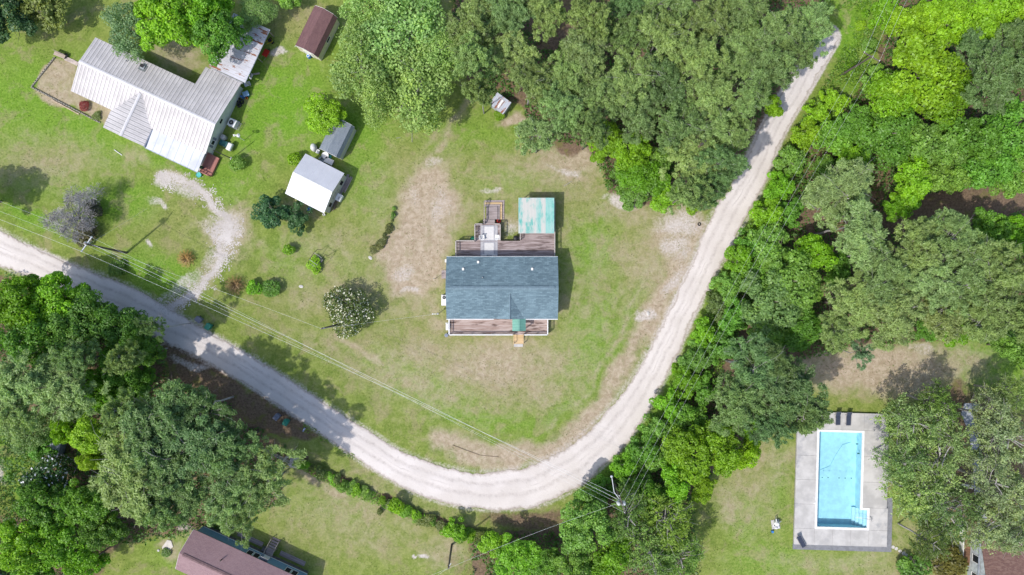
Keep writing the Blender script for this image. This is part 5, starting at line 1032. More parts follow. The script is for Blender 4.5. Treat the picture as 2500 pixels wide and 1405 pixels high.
for x, y, r, k, c, l in ((60, 935, 84, 'p', 'pl', "light pine at the left edge above the clearing"), (150, 950, 84, 'p', 'pl', "broad light pine near the left edge"), (190, 880, 54, 'p', 'p', "small pine behind the roadside broadleaf trees"), (30, 1010, 60, 'p', 'pl', "light pine at the left edge beside the grass"), (300, 870, 46, 'p', 'p', "small pine above the straw bank"), (375, 800, 32, 'q', 'p', "wispy pine hanging over the road's lower edge"), (420, 1005, 84, 'p', 'pd', "pine nearest the straw bank"), (490, 1000, 66, 'q', 'pd', "loose dark pine beside the straw bank"), (360, 1070, 94, 'p', 'pd', "large pine in the lower left wood's middle"), (290, 1000, 56, 'p', 'p', "pine right of the broad light pine"), (470, 1100, 96, 'p', 'pd', "large dark pine in the lower left wood"), (330, 1170, 104, 'p', 'p', "broad spreading pine right of the dead branch"), (430, 1185, 84, 'p', 'pd', "pine above the purple roof's left end"), (550, 1100, 76, 'p', 'pd', "dark pine at the right end of the lower left wood"), (385, 1250, 54, 'p', 'p', "pine nearest the stone pad"), (552, 1240, 62, 'q', 'pl', "loose pine over the purple roof's top edge"), (560, 1190, 86, 'q', 'p', "loose pine over the grass above the purple roof"), (655, 1150, 80, 'q', 'p', "open pine at the wood's right edge by the pipe gate"), (590, 1275, 46, 'q', 'pl', "thin pine hanging over the purple-roofed house"), (630, 1205, 62, 'q', 'p', "thin pine on the lower lawn's left edge")):
    tree(x, y, r, k, c, l, 14.2 if k == 'p' else 13, "pines of the lower left wood")
# hedge along the ditch: a run of distinct bushes
HXL = [(736, 1130), (790, 1160), (838, 1183), (880, 1202), (945, 1230), (1010, 1256), (1066, 1280), (1140, 1304), (1185, 1318)]
gh = np.random.default_rng(8)
for i, (x, y) in enumerate(resample(np.array(HXL, float), 30)):
    if 905 < x < 930: continue
    tree(x + gh.uniform(-5, 5), y + gh.uniform(-7, 7), gh.uniform(8, 19), 's', ('b', 'bb', 'gm', 'b', 'v')[gh.integers(5)], "low leafy bush in the hedge along the ditch below the road", gh.uniform(.5, 1.6), "hedge bushes along the ditch", stretch=gh.uniform(.8, 1.3))
for i, (x, y) in enumerate(resample(np.array([(918, 612), (932, 588), (948, 552), (958, 525), (965, 508)], float), 12)):
    tree(x + gh.uniform(-6, 6), y + gh.uniform(-4, 4), gh.uniform(5, 13) * (1.1 - i / 20), 's', (.16, .19, .055) if i < 9 else 'gm', "scrubby clump in the weedy strip left of the bare yard", gh.uniform(.3, .8), "weed clumps beside the bare yard", stretch=gh.uniform(.7, 1.4))
# white-flowering bush, bare grey tree, palms
FLW = plain("petal", (.72, .72, .56), .7, .1)
def special(nm, label, cat, px, py, z, crown, trunk, col, sc=(1, 1, 1)):
    x, y = G(px, py, z); e = thing(nm, label, cat, (x, y, 0), .6); e.scale = sc
    c = link("crown", crown, e); c.color = (*col, 1)
    if trunk: link("trunk", trunk, e)
    return e
special("flowering_tree", "round tree covered in cream blossom with a pole through it", "tree", 850, 760, 2.6, leafy_crown("blossom_crown", 3.7, .4, 4.4, 34, 230, .27, 401, .2, (.24, .40), flowers=(FLW, .2)), trunk_mesh("blossom_trunk", 4.4, .14, lob(3.7, .4, 4.4, 34, 401, (.24, .4), .2), 14, 81, BARK, .2), (.11, .17, .035))
WFL = plain("white_petal", (.75, .76, .80), .6, .08)
special("flowering_tree", "dark green tree with white blossom clusters in the lower left wood", "tree", 118, 1168, 4.5, leafy_crown("white_blossom_crown", 3.4, 1.5, 6.5, 30, 200, .33, 402, .2, flowers=(WFL, .12)), trunk_mesh("white_blossom_trunk", 6.5, .15, lob(3.4, 1.5, 6.5, 30, 402, (.26, .42), .18), 14, 82, BARK, .2), (.05, .13, .03))
GT = leaf_mat("grey_twig", (1.1, 1.0, .8), .1, .6, 1.5)
def twig_crown(name, seed, Rr=4.0, zl=1.5, zh=5.6):
    g = np.random.default_rng(seed); C, Q = lobes(Rr, zl, zh, 26, g, (.2, .34), .3); P = []; D = []; V = []
    for c, q in zip(C, Q):
        k = 230; d = rdir(k, g, -.2); P.append(c + d * (q * g.uniform(.3, 1.0, k))[:, None]); D.append(d + g.normal(size=(k, 3)) * .4 + [0, 0, .3]); V.append(g.random() * .6 + g.random(k) * .4)
    P = np.concatenate(P); n = len(P); return blades(name, P, np.concatenate(D), g.normal(size=(n, 3)), .5 * g.uniform(.6, 1.4, n), .05, np.concatenate(V), GT), C
tm, tC = twig_crown("grey_crown", 411)
special("bare_tree", "greyish purple half-bare spreading tree by the road at left", "tree", 172, 528, 4.2, tm, trunk_mesh("grey_trunk", 5.6, .2, tC, 24, 83, GBARK, .15, .4, 3), (.36, .35, .38), (1.12, .98, 1))
tree(205, 570, 34, 's', (.13, .13, .06), "olive undergrowth bush under the half-bare grey tree", 1.8)
tree(225, 510, 26, 's', (.12, .12, .07), "brownish bush at the right side of the half-bare grey tree", 1.8)
def palm(px, py, rpx, label, col):
    g = np.random.default_rng(int(px)); r = rpx * .06; mb = MB(); x, y = G(px, py, .6)
    e = thing("sago_palm", label, "palm", (x, y, 0)); part("trunk", MB().lathe([(.22, -.05), (.2, .35), (.12, .5)], 9), BARK, e)
    P = []; D = []; N = []; V = []
    for k in range(38):
        a = k * 2.4; up = .15 + .85 * (k / 38.0); L = r * (.6 + .5 * (1 - abs(up - .4)))
        for t in np.linspace(.12, 1, 9):
            p = np.array([math.cos(a) * L * t * math.cos(up * 1.2), math.sin(a) * L * t * math.cos(up * 1.2), .45 + math.sin(up * 1.2) * L * t - .55 * t * t * L * .5])
            for s in (-1, 1):
                d = np.array([math.cos(a + s * .9), math.sin(a + s * .9), -.15]); P.append(p + d * .08); D.append(d); N.append((0, 0, 1)); V.append(g.random())
    c = link("fronds", blades("sago_fronds", np.array(P), np.array(D), np.array(N, float), .30, .06, np.array(V), LEAF), e); c.color = (*col, 1); return e
palm(453, 632, 21, "orange-brown sago palm alone beside the driveway loop", (.36, .22, .06))
palm(573, 697, 24, "brownish sago palm at the left of the row by the driveway", (.26, .16, .06))
# red-leaved shrub and weeds in the bed
tree(205, 258, 15, 's', (.26, .05, .05), "red-leaved shrub in the flower bed beside the house", .7)
tree(236, 283, 12, 's', 'v', "green clump next to the red shrub in the flower bed", .5)

# ------------------------------------------------------------------ undergrowth under the woods and loose verge weeds
def scatter(name, polys, dens, hmax, seed, cols, ls=.42):
    g = np.random.default_rng(seed); P = []
    for pl in polys:
        a = np.array(pl, float); lo = np.maximum(a.min(0), [-120, -90]); hi = np.minimum(a.max(0), [2620, 1500]); n = int((hi - lo).prod() * .0036 * dens)
        q = g.uniform(lo, hi, (n, 2)); q = q[inside(pl, q[:, 0], q[:, 1])]
        nz = fbm(q[:, 0] / 45, q[:, 1] / 45, seed, 3); pth = seg_d([(2190, 535), (2290, 512), (2400, 500), (2500, 470), (2620, 440)], q[:, 0], q[:, 1]); q = q[(nz > .37) & (pth > 40) & (seg_d(midroad, q[:, 0], q[:, 1]) > (44 if name != 'verge_weeds' else 30))]; P.append(q)
    P = np.concatenate(P); n = len(P); hh = hmax * np.clip((fbm(P[:, 0] / 45, P[:, 1] / 45, seed, 3) - .40) * 3.5, .05, 1) * g.random(n) ** .6
    c = np.c_[(P[:, 0] - 1250) * .06, (702.5 - P[:, 1]) * .06, hh + .05]; nr = unit(g.normal(size=(n, 3)) * .6 + [0, 0, .8])
    me = blades(name, c, np.cross(nr, g.normal(size=(n, 3))), nr, ls * g.uniform(.6, 1.4, n), ls * .55, g.random(n), LEAF)
    o = link(name, me); o.color = (*cols, 1); o['kind'] = 'stuff'; o['label'] = "low green undergrowth on the floor of the woods"; return o
scatter("undergrowth", [FOREST_TOP, [p for p in FOREST_RIGHT], FOREST_LEFT], 18, 2.0, 91, (.10, .22, .04))
STRIPG = [(2180, -40), (2160, 150), (2060, 300), (1950, 500), (1860, 690), (1760, 900), (1660, 1090), (1500, 1220), (1440, 1190), (1540, 1095), (1640, 910), (1740, 700), (1830, 510), (1900, 380), (1960, 280), (2040, 150), (2060, -40)]
o = scatter("scrub_growth", [STRIPG], 30, 1.5, 93, (.15, .30, .035), .34); o['label'] = "bright low scrub and weeds along the road's right verge"
VB = [(735, 1030), (790, 1055), (870, 1112), (860, 1124), (775, 1075), (738, 1050)]
o = scatter("verge_weeds", [VB], 40, .5, 98, (.17, .30, .04), .24); o['label'] = "patchy weeds on the lower road verge below the bins"
HB = [(x, y - 16) for x, y in HXL] + [(x, y + 13) for x, y in HXL[::-1]]
o = scatter("hedge_weeds", [HB], 60, .8, 97, (.17, .36, .035), .26); o['label'] = "ragged weeds between the bushes of the ditch hedge"
def tufts(name, n, seed):
    """loose grass tufts over the mown lawns"""
    g = np.random.default_rng(seed); q = np.c_[g.uniform(-20, 2520, n), g.uniform(-20, 1420, n)]
    k = (seg_d(midroad, q[:, 0], q[:, 1]) > 52) & (fbm(q[:, 0] / 25, q[:, 1] / 25, seed, 3) > .46)
    for pl in ([(1085, 480), (1365, 480), (1365, 850), (1085, 850)], [(1930, 1000), (2185, 1000), (2185, 1355), (1930, 1355)], [(160, 85), (600, 85), (600, 430), (160, 430)], [(690, 280), (880, 280), (880, 525), (690, 525)], FOREST_TOP, FOREST_RIGHT, FOREST_LEFT): k &= ~inside(pl, q[:, 0], q[:, 1])
    k &= seg_d(DRIVE, q[:, 0], q[:, 1]) > 30
    q = q[k]; n = len(q); nr = unit(g.normal(size=(n, 3)) + [0, 0, .2])
    c = np.c_[(q[:, 0] - 1250) * .06, (702.5 - q[:, 1]) * .06, np.full(n, .04)]
    me = blades(name, c, np.cross(nr, g.normal(size=(n, 3))) + [0, 0, .6], nr, .16 * g.uniform(.6, 1.4, n), .10, g.random(n), LEAF)
    o = link(name, me); o.color = (.15, .20, .05, 1); o['kind'] = 'stuff'; o['label'] = "short grass tufts scattered over the lawns"
tufts("grass_tufts", 60000, 95)

# ------------------------------------------------------------------ pool
P = lambda x, y: (x, y)
pool = thing("swimming_pool", "rectangular light blue pool with a white coping and corner steps", "pool", (*POOL_O, 0), POOL_R)
CONCP = plain("pool_concrete", (.47, .455, .44), .9, .16, .5, bump=.3, stain=(.33, .33, .34)); LINER = plain("pool_liner", (.52, .76, .87), .6, .09, 1.2)
X0, X1, X2, Y0, Y1, Y2 = 3.25, 9.5, 10.55, 3.5, 6.1, 17.35   # water outline: main + step notch
c_ = .32; T = .42
cp = MB().box(X0 - c_, X1 + c_, Y2, Y2 + c_, T - .1, T + .05).box(X0 - c_, X0, Y0, Y2, T - .1, T + .05).box(X0 - c_, X2 + c_, Y0 - c_, Y0, T - .1, T + .05).box(X2, X2 + c_, Y0, Y1, T - .1, T + .05).box(X1, X2 + c_, Y1, Y1 + c_, T - .1, T + .05).box(X1, X1 + c_, Y1 + c_, Y2, T - .1, T + .05)
part("coping", cp, WHITE, pool)
bs = MB(); D0 = -1.15
for a in ([(X0, Y0, D0), (X2, Y0, D0), (X2, Y1, D0), (X1, Y1, D0), (X1, Y2, D0), (X0, Y2, D0)],): bs.face(a)
ring = [(X0, Y0), (X2, Y0), (X2, Y1), (X1, Y1), (X1, Y2), (X0, Y2)]
for (a, b), (c, d) in zip(ring, ring[1:] + ring[:1]): bs.face([(c, d, D0), (a, b, D0), (a, b, T - .09), (c, d, T - .09)])
part("basin", bs, LINER, pool)
stp = MB()
for k in range(4): stp.box(X1 - .55 + .4 * k, X2 - .01, Y0 + .01, Y1 - .01, D0 + .01 + .3 * k, D0 + .3 + .3 * k - (.001 * k))
part("pool_steps", stp, plain("step_white", (.60, .78, .88), .6, .06), pool)
WT = NT("pool_water"); tb = WT.node("ShaderNodeBsdfTransparent"); tb.inputs[0].default_value = (.80, .96, .985, 1); gb = WT.node("ShaderNodeBsdfGlossy"); gb.inputs["Roughness"].default_value = .04
fr = WT.node("ShaderNodeFresnel"); fr.inputs[0].default_value = 1.33; mm = WT.node("ShaderNodeMixShader"); bn = WT.bump(WT.noise(2.2, 3, .6, dist=.6), .08, .5)
WT.link(bn, gb.inputs["Normal"]); WT.link(bn, fr.inputs["Normal"]); WT.link(fr.outputs[0], mm.inputs[0]); WT.link(tb.outputs[0], mm.inputs[1]); WT.link(gb.outputs[0], mm.inputs[2]); WT.link(mm.outputs[0], WT.out.inputs[0])
part("water", MB().face([(a, b, T - .15) for a, b in ring]), WT.m, pool)
part("hose", MB().tube([(8.6, 15.6, -1.08), (7.4, 15.2, -1.08), (6.4, 13.6, -1.08), (5.6, 12.0, -1.08), (4.2, 11.4, -1.08)], .035, 5), plain("hose_blue", (.38, .62, .72), .5), pool)
part("cleaner", MB().box(8.7, 9.0, 15.6, 15.75, T - .2, T - .1).box(8.95, 9.25, 14.2, 14.4, T - .2, T - .1), plain("dark_teal", (.02, .12, .13), .5), pool)
fm = MB()
for x in (3.9, 4.75, 6.35, 7.25, 8.15): fm.lathe([(.02, T - .17), (.09, T - .12), (.02, T - .06)], 8, (x, 10.65 + .0 * x, 0))
part("float_line", fm, plain("dark_teal", (.02, .12, .13), .5), pool); part("skimmer", MB().lathe([(.14, T + .052), (.14, T + .07)], 12, (X0 - .42, 6.9, 0)), WHITE, pool)
part("ladder_rail", MB().tube([(8.9, 5.0, T - .2), (9.7, 5.0, T + .3), (11.0, 4.9, T + .6), (11.3, 4.9, T)], .03, 6).tube([(11.0, 5.3, T), (11.0, 4.6, T + .5)], .03, 6), GREYM, pool)
deck = thing("pool_deck", "grey concrete deck round the swimming pool with a darker kerb", "pool deck", (*POOL_O, 0), POOL_R)
sl = MB(); E_ = (0.0, 13.55, .8, 20.2); o_ = c_ + .005
def slab(x0, x1, y0, y1, nx, ny):
    for i in range(nx):
        for j in range(ny):
            a, b = x0 + (x1 - x0) * i / nx, x0 + (x1 - x0) * (i + 1) / nx; c, d = y0 + (y1 - y0) * j / ny, y0 + (y1 - y0) * (j + 1) / ny
            sl.box(a + .012, b - .012, c + .012, d - .012, T - .3, T)
slab(0, X0 - o_, .8, 3.18, 1, 1); slab(X0 - o_, X2 + o_, .8, Y0 - o_, 3, 1); slab(X2 + o_, 13.55, .8, 3.18, 1, 1); slab(0, X0 - o_, 3.18, 17.4, 1, 4); slab(0, 13.0, Y2 + o_, 20.2, 4, 1)
slab(0, X0 - o_, 17.4, Y2 + o_, 1, 1); slab(X2 + o_, 13.55, 3.18, Y1 + o_, 1, 1); slab(X1 + o_, 13.4, Y1 + o_, Y2 + o_, 1, 3)
part("slab", sl, CONCP, deck); part("footing", MB().box(.01, 13.5, .82, 3.1, -.1, T - .31).box(.01, 2.8, 3.1, 20.1, -.1, T - .31).box(2.8, 13.0, Y2 + .3, 20.1, -.1, T - .31).box(X2 + .4, 13.5, 3.1, Y2 + .3, -.1, T - .31), plain("joint_dark", (.22, .22, .23), .9), deck)
part("kerb", MB().box(-.02, 14.35, 0, .79, -.1, .2).box(13.57, 14.35, .8, 8.0, -.1, .2), plain("dark_kerb", (.20, .205, .22), .9, .15), deck)
def pl(x, y, z=0): return (POOL_O[0] + x * pc - y * ps, POOL_O[1] + x * ps + y * pc, z)
SLING = plain("dark_sling", (.035, .045, .075), .7, .12); FRM = plain("bronze_frame", (.16, .155, .17), .5)
def lounger(label, loc, rz):
    l = thing("sun_lounger", label, "sun lounger", loc, rz, "dark loungers on the pool deck")
    part("sling", MB().box(-.3, .3, -.95, .35, .32, .35).exu([(.36, .32), (.95, .62), (.95, .65), (.36, .35)], -.3, .3), SLING, l)
    part("frame", MB().tube([(-.34, -1.0, .33), (-.34, .36, .33), (-.34, .98, .64), (.34, .98, .64), (.34, .36, .33), (.34, -1.0, .33), (-.34, -1.0, .33)], .03, 6), FRM, l)
    for x in (-.34, .34):
        for y in (-.8, .5): part("leg", MB().tube([(x, y, .33), (x, y, 0)], .025, 6), FRM, l)
    return l
lounger("dark lounger at the pool's upper end, left of the pair", (*G(2044, 1021, .5), T), R(0)); lounger("dark lounger at the pool's upper end, right of the pair", (*G(2070, 1022, .5), T), R(-2)); lounger("grey tipped lounger at the deck's lower left corner", (*G(1954, 1320, .5), T), R(30))
pe = thing("pool_pump", "white pool pump and filter standing in the grass left of the pool", "pool pump", (*G(1893, 1279), 0), R(8))
part("filter_tank", MB().lathe([(.3, .1), (.36, .3), (.36, .8), (.2, 1.05), (.05, 1.1)], 14, (0, .25, 0)), WHITE, pe); part("pump", MB().box(-.4, .35, -.6, -.2, .1, .45).lathe([(.14, .45), (.16, .62), (.05, .66)], 10, (-.1, -.45, 0)), plain("light_grey_plastic", (.55, .55, .57), .5), pe)
part("pipe", MB().tube([(-.25, -.5, .35), (-.5, 0, .5), (-.3, .4, .7), (.3, .4, .75), (.75, .35, .4), (.8, .35, 0)], .05, 7).tube([(-.1, .5, .8), (-.1, 1.0, .9), (.1, 1.05, .1)], .06, 7), WHITE, pe); part("base", MB().box(-.6, .6, -.75, .6, -.03, .08), CONC, pe)
solo("chlorine_bucket", MB().lathe([(.15, 0), (.18, .4), (.19, .41), (.16, .44)], 10), plain("blue_plastic", (.05, .2, .5), .4), "blue bucket below the white pool pump", "bucket", (*G(1884, 1297), 0))
for i, (x, y) in enumerate(((2172, 1333), (2180, 1336), (2188, 1340), (2197, 1346), (2206, 1351), (2213, 1356), (2222, 1362), (2234, 1372), (2246, 1378))):
    g = np.random.default_rng(i); n = 9; pts = [((.22 + .06 * g.random()) * math.cos(6.283 * k / n), (.22 + .06 * g.random()) * math.sin(6.283 * k / n)) for k in range(n)]
    solo("stepping_stone", MB().prism(pts, -.05, .05), plain("pale_stone", (.52, .50, .47), .9, .15, 4), "pale stepping stone in the row leading from the pool deck", "stepping stone", (*G(x, y), 0), g.random() * 6, "stepping stones by the pool")

# ------------------------------------------------------------------ purple-roofed house at the bottom
BLUE = plain("blue_siding", (.16, .28, .41), .7, .08)
PUR = shingles("purple_shingles", (.285, .19, .20), (.25, .165, .18), (.30, .21, .22), .16, .4, rot=0, patch=.5)
Hh = 3.4; ox, oy = G(520, 1400, 4.9); ph = thing("purple_roof_house", "blue-sided house under a dull purple roof at the bottom edge", "house", (ox, oy, 0), R(-24.7))
def pf(px, py, z=0):
    x, y = G(px, py, z); a = R(24.7); dx, dy = x - ox, y - oy; return (dx * math.cos(a) - dy * math.sin(a), dx * math.sin(a) + dy * math.cos(a))
vE = (pf(472, 1294, Hh)[1] + pf(720, 1405, Hh)[1]) / 2; vR = (pf(450, 1356, 4.9)[1] + pf(550, 1404, 4.9)[1]) / 2; uW = pf(472, 1294, Hh)[0]; vF = 2 * vR - vE; vW = vE - .3; uL = 11.6
part("skirting", MB().box(uW + .45, uL - .05, vF + .45, vW - .05, -.05, .85), plain("dark_skirt", (.13, .12, .12), .9), ph)
part("wall", MB().box(uW + .4, uL, vF + .4, vW, .85, Hh - .02).exu([(vF + .4, Hh - .019), (vW, Hh - .019), (vR, 4.72)], uW + .4, uL), BLUE, ph)
rf = part("roof", gable_roof(vF, Hh, vR, 4.9, vE, Hh, uW, uL + .35, .12), PUR, ph); part("ridge_cap", MB().exu([(vR - .25, 4.81), (vR, 4.915), (vR + .25, 4.81), (vR + .25, 4.85), (vR, 4.955), (vR - .25, 4.85)], uW + .5, uL), plain("purple_ridge", (.17, .11, .115), .9), rf)
part("vent_pipe", MB().tube([(.2, vR + 1.4, 4.2), (.2, vR + 1.4, 4.9)], .08, 7), BLACK, rf); part("bargeboard", MB().exu([(vF, Hh - .01), (vR, 4.89), (vE, Hh - .01), (vE, Hh - .22), (vR, 4.68), (vF, Hh - .22)], uW - .03, uW), WHITE, ph)
for u in (3.0, 4.0, 9.0, 10.0): window(ph, 1, vW, u - .38, u + .38, 1.55, 2.9, 1)
part("trim_line", MB().box(uW + .5, uL, vW, vW + .04, .86, .96), WHITE, ph)
us_, vs_ = pf(656, 1353, 1.0)
door(ph, 1, vW, us_ - .45, us_ + .45, .95, 2.9, 1, WHITE); part("door_hood", MB().box(us_ - .6, us_ + .6, vW, vW + .65, 2.95, 3.02), plain("hood_grey", (.16, .17, .19), .6), ph)
def pw(u, v, z=0): a = R(-24.7); return (ox + u * math.cos(a) - v * math.sin(a), oy + u * math.sin(a) + v * math.cos(a), z)
s = thing("wooden_steps", "grey wooden steps leading down from the blue house's side door", "steps", pw(us_, vW + .05), R(-24.7))
part("landing", MB().planks(-.55, .55, .05, 1.1, .85), DECKV, s)
for k in range(4): part("tread", MB().box(-.55, .55, 1.15 + .32 * k, 1.42 + .32 * k, .64 - .2 * k, .69 - .2 * k), DECKV, s)
for q in (-.6, .6): part("handrail", MB().tube([(q, .1, 1.8), (q, 1.1, 1.75), (q, 2.4, .9)], .05, 6).box(q - .05, q + .05, 1.05, 1.15, 0, 1.75).box(q - .05, q + .05, 2.3, 2.4, 0, .9), GREYWOOD, s)
for i, (u, lab) in enumerate(((1.8, "weathered plank strip left of the blue house's door"), (8.6, "weathered plank strip right of the blue house's door"))):
    solo("ground_boards", MB().planks(-2.0, 2.0, -.35, .35, .08, .06, .2), DECKV, lab, "boards", pw(u, vW + .75), R(-24.7))
o = thing("wall_fan", "small dark air unit leaning on the blue wall", "air conditioner", pw(4.4, vW + .45), R(-24.7)); part("cabinet", MB().box(-.35, .35, -.25, .25, .0, .7), plain("dark_grey_paint", (.12, .12, .13), .5), o); part("pipe", MB().tube([(.2, -.2, .6), (.2, -.4, .9)], .04, 5), WHITE, o)
o = thing("broken_slab", "pale broken concrete slab on the grass left of the purple roof", "slab", (*G(408, 1335), 0), R(50)); part("slab", MB().prism([(-1.0, -.5), (.6, -.7), (1.1, .1), (.8, .6), (-.5, .5)], -.05, .12), plain("pale_slab", (.56, .52, .47), .9, .1), o); part("rubble", MB().lathe([(.15, 0), (.18, .12), (.05, .16)], 7, (-1.2, .6, 0)), CONC, o)
tree(404, 1350, 13, 's', 'dg', "dark low weed beside the pale broken slab", .5)
# ------------------------------------------------------------------ brown-roofed house, bottom right
BRN = shingles("brown_shingles", (.20, .115, .095), (.155, .09, .08), (.25, .16, .13), .16, .4, patch=.8)
bh = thing("brown_roof_house", "house under a brown shingle roof in the bottom right corner", "house", (72.5, -40.9, 0), R(-3))
part("wall", MB().box(-5.75, 9, -4, 4.4, -.05, 2.78).exu([(-4, 2.781), (4.4, 2.781), (.2, 3.95)], -5.75, 9), plain("pale_blue_wall", (.42, .46, .48), .7), bh)
rf = part("roof", gable_roof(-4.4, 2.8, .2, 4.2, 4.8, 2.8, -6.0, 9.3, .12), BRN, bh); part("skylight", MB().box(-.65, -.1, -1.0, .35, 0, .12, Matrix.Translation((0, 0, 3.98)) @ Matrix.Rotation(.3, 4, 'X')), plain("skylight", (.42, .5, .56), .2), rf); part("gutter", MB().box(-6, 9.3, -4.6, -4.42, 2.6, 2.78).box(-6.06, -6.01, -4.4, 4.7, 2.6, 2.85), plain("blue_grey_trim", (.34, .37, .44)), bh)
window(bh, 0, -5.75, -1.8, -.6, 1.0, 2.2, -1); window(bh, 0, -5.75, 1.0, 2.0, 1.0, 2.2, -1); window(bh, 1, -4, -3, -1.8, 1, 2.1, -1)
FN = boards("fence_boards", ((.20, .115, .07), (.26, .15, .09), (.15, .085, .055), (.12, .08, .06)), 0, .15, 6)
fe = thing("wooden_porch", "brown board deck with a pale edge left of the brown-roofed house", "deck", (*G(2362, 1345, .4), 0), R(-2)); part("deck_floor", MB().planks(-.85, .9, -2.2, 2.0, .4), FN, fe); part("edge", MB().box(-.95, -.86, -2.2, 4.4, -.05, .9), WHITE, fe)
part("frame", MB().box(-.8, .85, -2.1, 1.9, -.05, .35), GREYWOOD, fe)
g = thing("lattice_panel", "dark lattice gate panel standing beside the brown roof's left wall", "lattice", (*G(2385, 1378, 1), 0), R(-3)); mb = MB()
for k in range(6): mb.box(-.03, .03, -.9 + .34 * k, -.82 + .34 * k, .1, 1.7)
part("slat_panel", mb, FRM, g); part("frame", MB().box(-.04, .04, -.95, .95, 0, .1).box(-.04, .04, -.95, .95, 1.7, 1.8), WHITE, g)
cm = MB()
for k, (x, y, w) in enumerate(((2372, 985, 18), (2366, 1010, 20), (2372, 1040, 14), (2380, 1070, 13), (2385, 1120, 12), (2390, 1200, 12), (2400, 1290, 12))): cm.v += [(*G(x - w, y), .03), (*G(x + w, y), .03)]
for k in range(6): cm.f.append((2 * k, 2 * k + 2, 2 * k + 3, 2 * k + 1))
structure("garden_path", mesh("garden_path", cm, plain("grey_gravel", (.36, .38, .43), .95, .15, 3)))
ap = MB().face([(*G(2380, 1398), .025), (*G(2385, 1500), .025), (*G(2600, 1500), .025), (*G(2600, 1402), .025)]); structure("pavement", mesh("pavement", ap, plain("pale_concrete", (.40, .42, .47), .9, .1, 1)))
o = thing("garden_bench", "white garden bench glimpsed under the oaks", "bench", (*G(2357, 1186), 0), R(-10)); part("seat", MB().box(-.8, .8, -.25, .25, .4, .45), WHITE, o); part("backrest", MB().box(-.8, .8, .25, .3, .45, .9), WHITE, o)
for x in (-.7, .7): part("leg", MB().box(x - .04, x + .04, -.2, .2, 0, .4), WHITE, o)
# ------------------------------------------------------------------ hut, dead branch, corner roof at lower left
o = thing("grey_hut", "small blue-grey hut in the clearing of the lower left wood", "hut", (*G(148, 1092), 0), R(-12)); part("wall", MB().box(-.7, .75, -.9, 1.0, -.05, 1.7), plain("hut_wall", (.2, .22, .26), .7), o); part("roof", gable_roof(-.85, 1.7, 0, 2.1, .9, 1.7, -1.05, 1.15, .05, 1), plain("hut_roof", (.30, .33, .40), .6, .15), o); door(o, 1, -.9, -.35, .35, .05, 1.5, -1, BLACK)
o = thing("dead_branch", "pale dead branched limb lying below the grey hut", "branch", (*G(190, 1130), .3)); part("limb", MB().tube([(-2.3, 1.5, .1), (-1.1, .9, .3), (-.2, .5, .3), (.3, -.2, .3), (.1, -.9, .4), (-.5, -2.0, .2)], .13, 7, .05), GBARK, o); part("twig", MB().tube([(.2, 0, .3), (-.8, -.05, .4), (-1.4, -.1, .2)], .07, 6, .03).tube([(.1, -.6, .35), (-1.0, -.7, .5), (-2.2, -.4, .3)], .08, 6, .03).tube([(-.6, .2, .35), (-.7, -.4, .5)], .05, 5, .02), GBARK, o)
o = thing("neighbour_shed", "pale blue roof just showing in the bottom left corner", "shed", (*G(-18, 1424), 0), R(-20)); part("wall", MB().box(-2.2, 2.2, -1.8, 1.8, -.05, 2.3), WHITE, o); part("roof", gable_roof(-2.0, 2.3, 0, 2.9, 2.0, 2.3, -2.4, 2.4, .08), plain("pale_blue_sheet", (.36, .50, .60), .5), o)
# ------------------------------------------------------------------ pipe gate, bins, small yard things
g = thing("pipe_gate", "pale metal pipe gate between the wood and the ditch hedge", "gate", (*G(682, 1112), 0), R(-27)); part("top_rail", MB().tube([(-2.4, 0, 1.1), (2.6, 0, 1.1)], .05, 7), GREYM, g); part("lower_rail", MB().tube([(-2.4, 0, .6), (2.6, 0, .6)], .04, 7).tube([(-2.4, 0, .2), (2.6, 0, .2)], .04, 7), GREYM, g)
for x in (-2.4, 0, 2.6): part("post", MB().tube([(x, 0, 0), (x, 0, 1.25)], .07, 8), GREYM, g)
structure("gateway_path", patch_mesh("gateway_path", (700, 735), (1105, 1145), 2.0, lambda x, y: np.hypot((x - 716) / 1.0, (y - 1125) / 1.3) + 14 * (fbm(x / 8, y / 8, 5) - .5) < 12, plain("pale_gravel", (.42, .40, .39), .95)))
def bin_(label, px, py, rz, mat):
    b = thing("wheelie_bin", label, "wheelie bin", (*G(px, py), 0), rz, "bins beside the road"); part("body", MB().box(-.3, .3, -.36, .36, .06, .95, taper=-.04), mat, b); bevel(part("lid", MB().box(-.37, .37, -.46, .43, .955, 1.03), mat, b), .03); part("handle", MB().tube([(-.26, .5, .95), (.26, .5, .95)], .025, 6), mat, b)
    for x in (-.33, .33): part("wheel", MB().exu([(.34 + .11 * math.cos(k * .785), .11 + .11 * math.sin(k * .785)) for k in range(8)], x - .03, x + .03), BLACK, b)
BING = plain("bin_grey", (.16, .17, .22), .5, .1); BINT = plain("bin_green", (.03, .22, .15), .45, .1)
bin_("grey bin on the upper verge by the driveway mouth", 491, 780, R(50), BING); bin_("green bin on the upper verge by the driveway mouth", 514, 797, R(-30), BINT); bin_("grey bin on the straw bank below the road", 680, 1016, R(-40), BING); bin_("green bin on the straw bank below the road", 702, 1029, R(-25), BINT)
o = thing("mailbox", "small blue-grey mailbox on the lower road verge", "mailbox", (*G(747, 1046), 0), R(60)); part("box", MB().exu([(-.11, .95), (.11, .95), (.11, 1.1), (.06, 1.2), (-.06, 1.2), (-.11, 1.1)], -.27, .27), plain("mailbox_blue", (.25, .29, .42), .5), o); part("post", MB().box(-.05, .05, -.05, .05, 0, .94), GREYWOOD, o)
f = thing("metal_arbour", "black metal frame leaning over the weedy bush on the lawn", "frame", (*G(782, 634), 0), R(55)); m = MB()
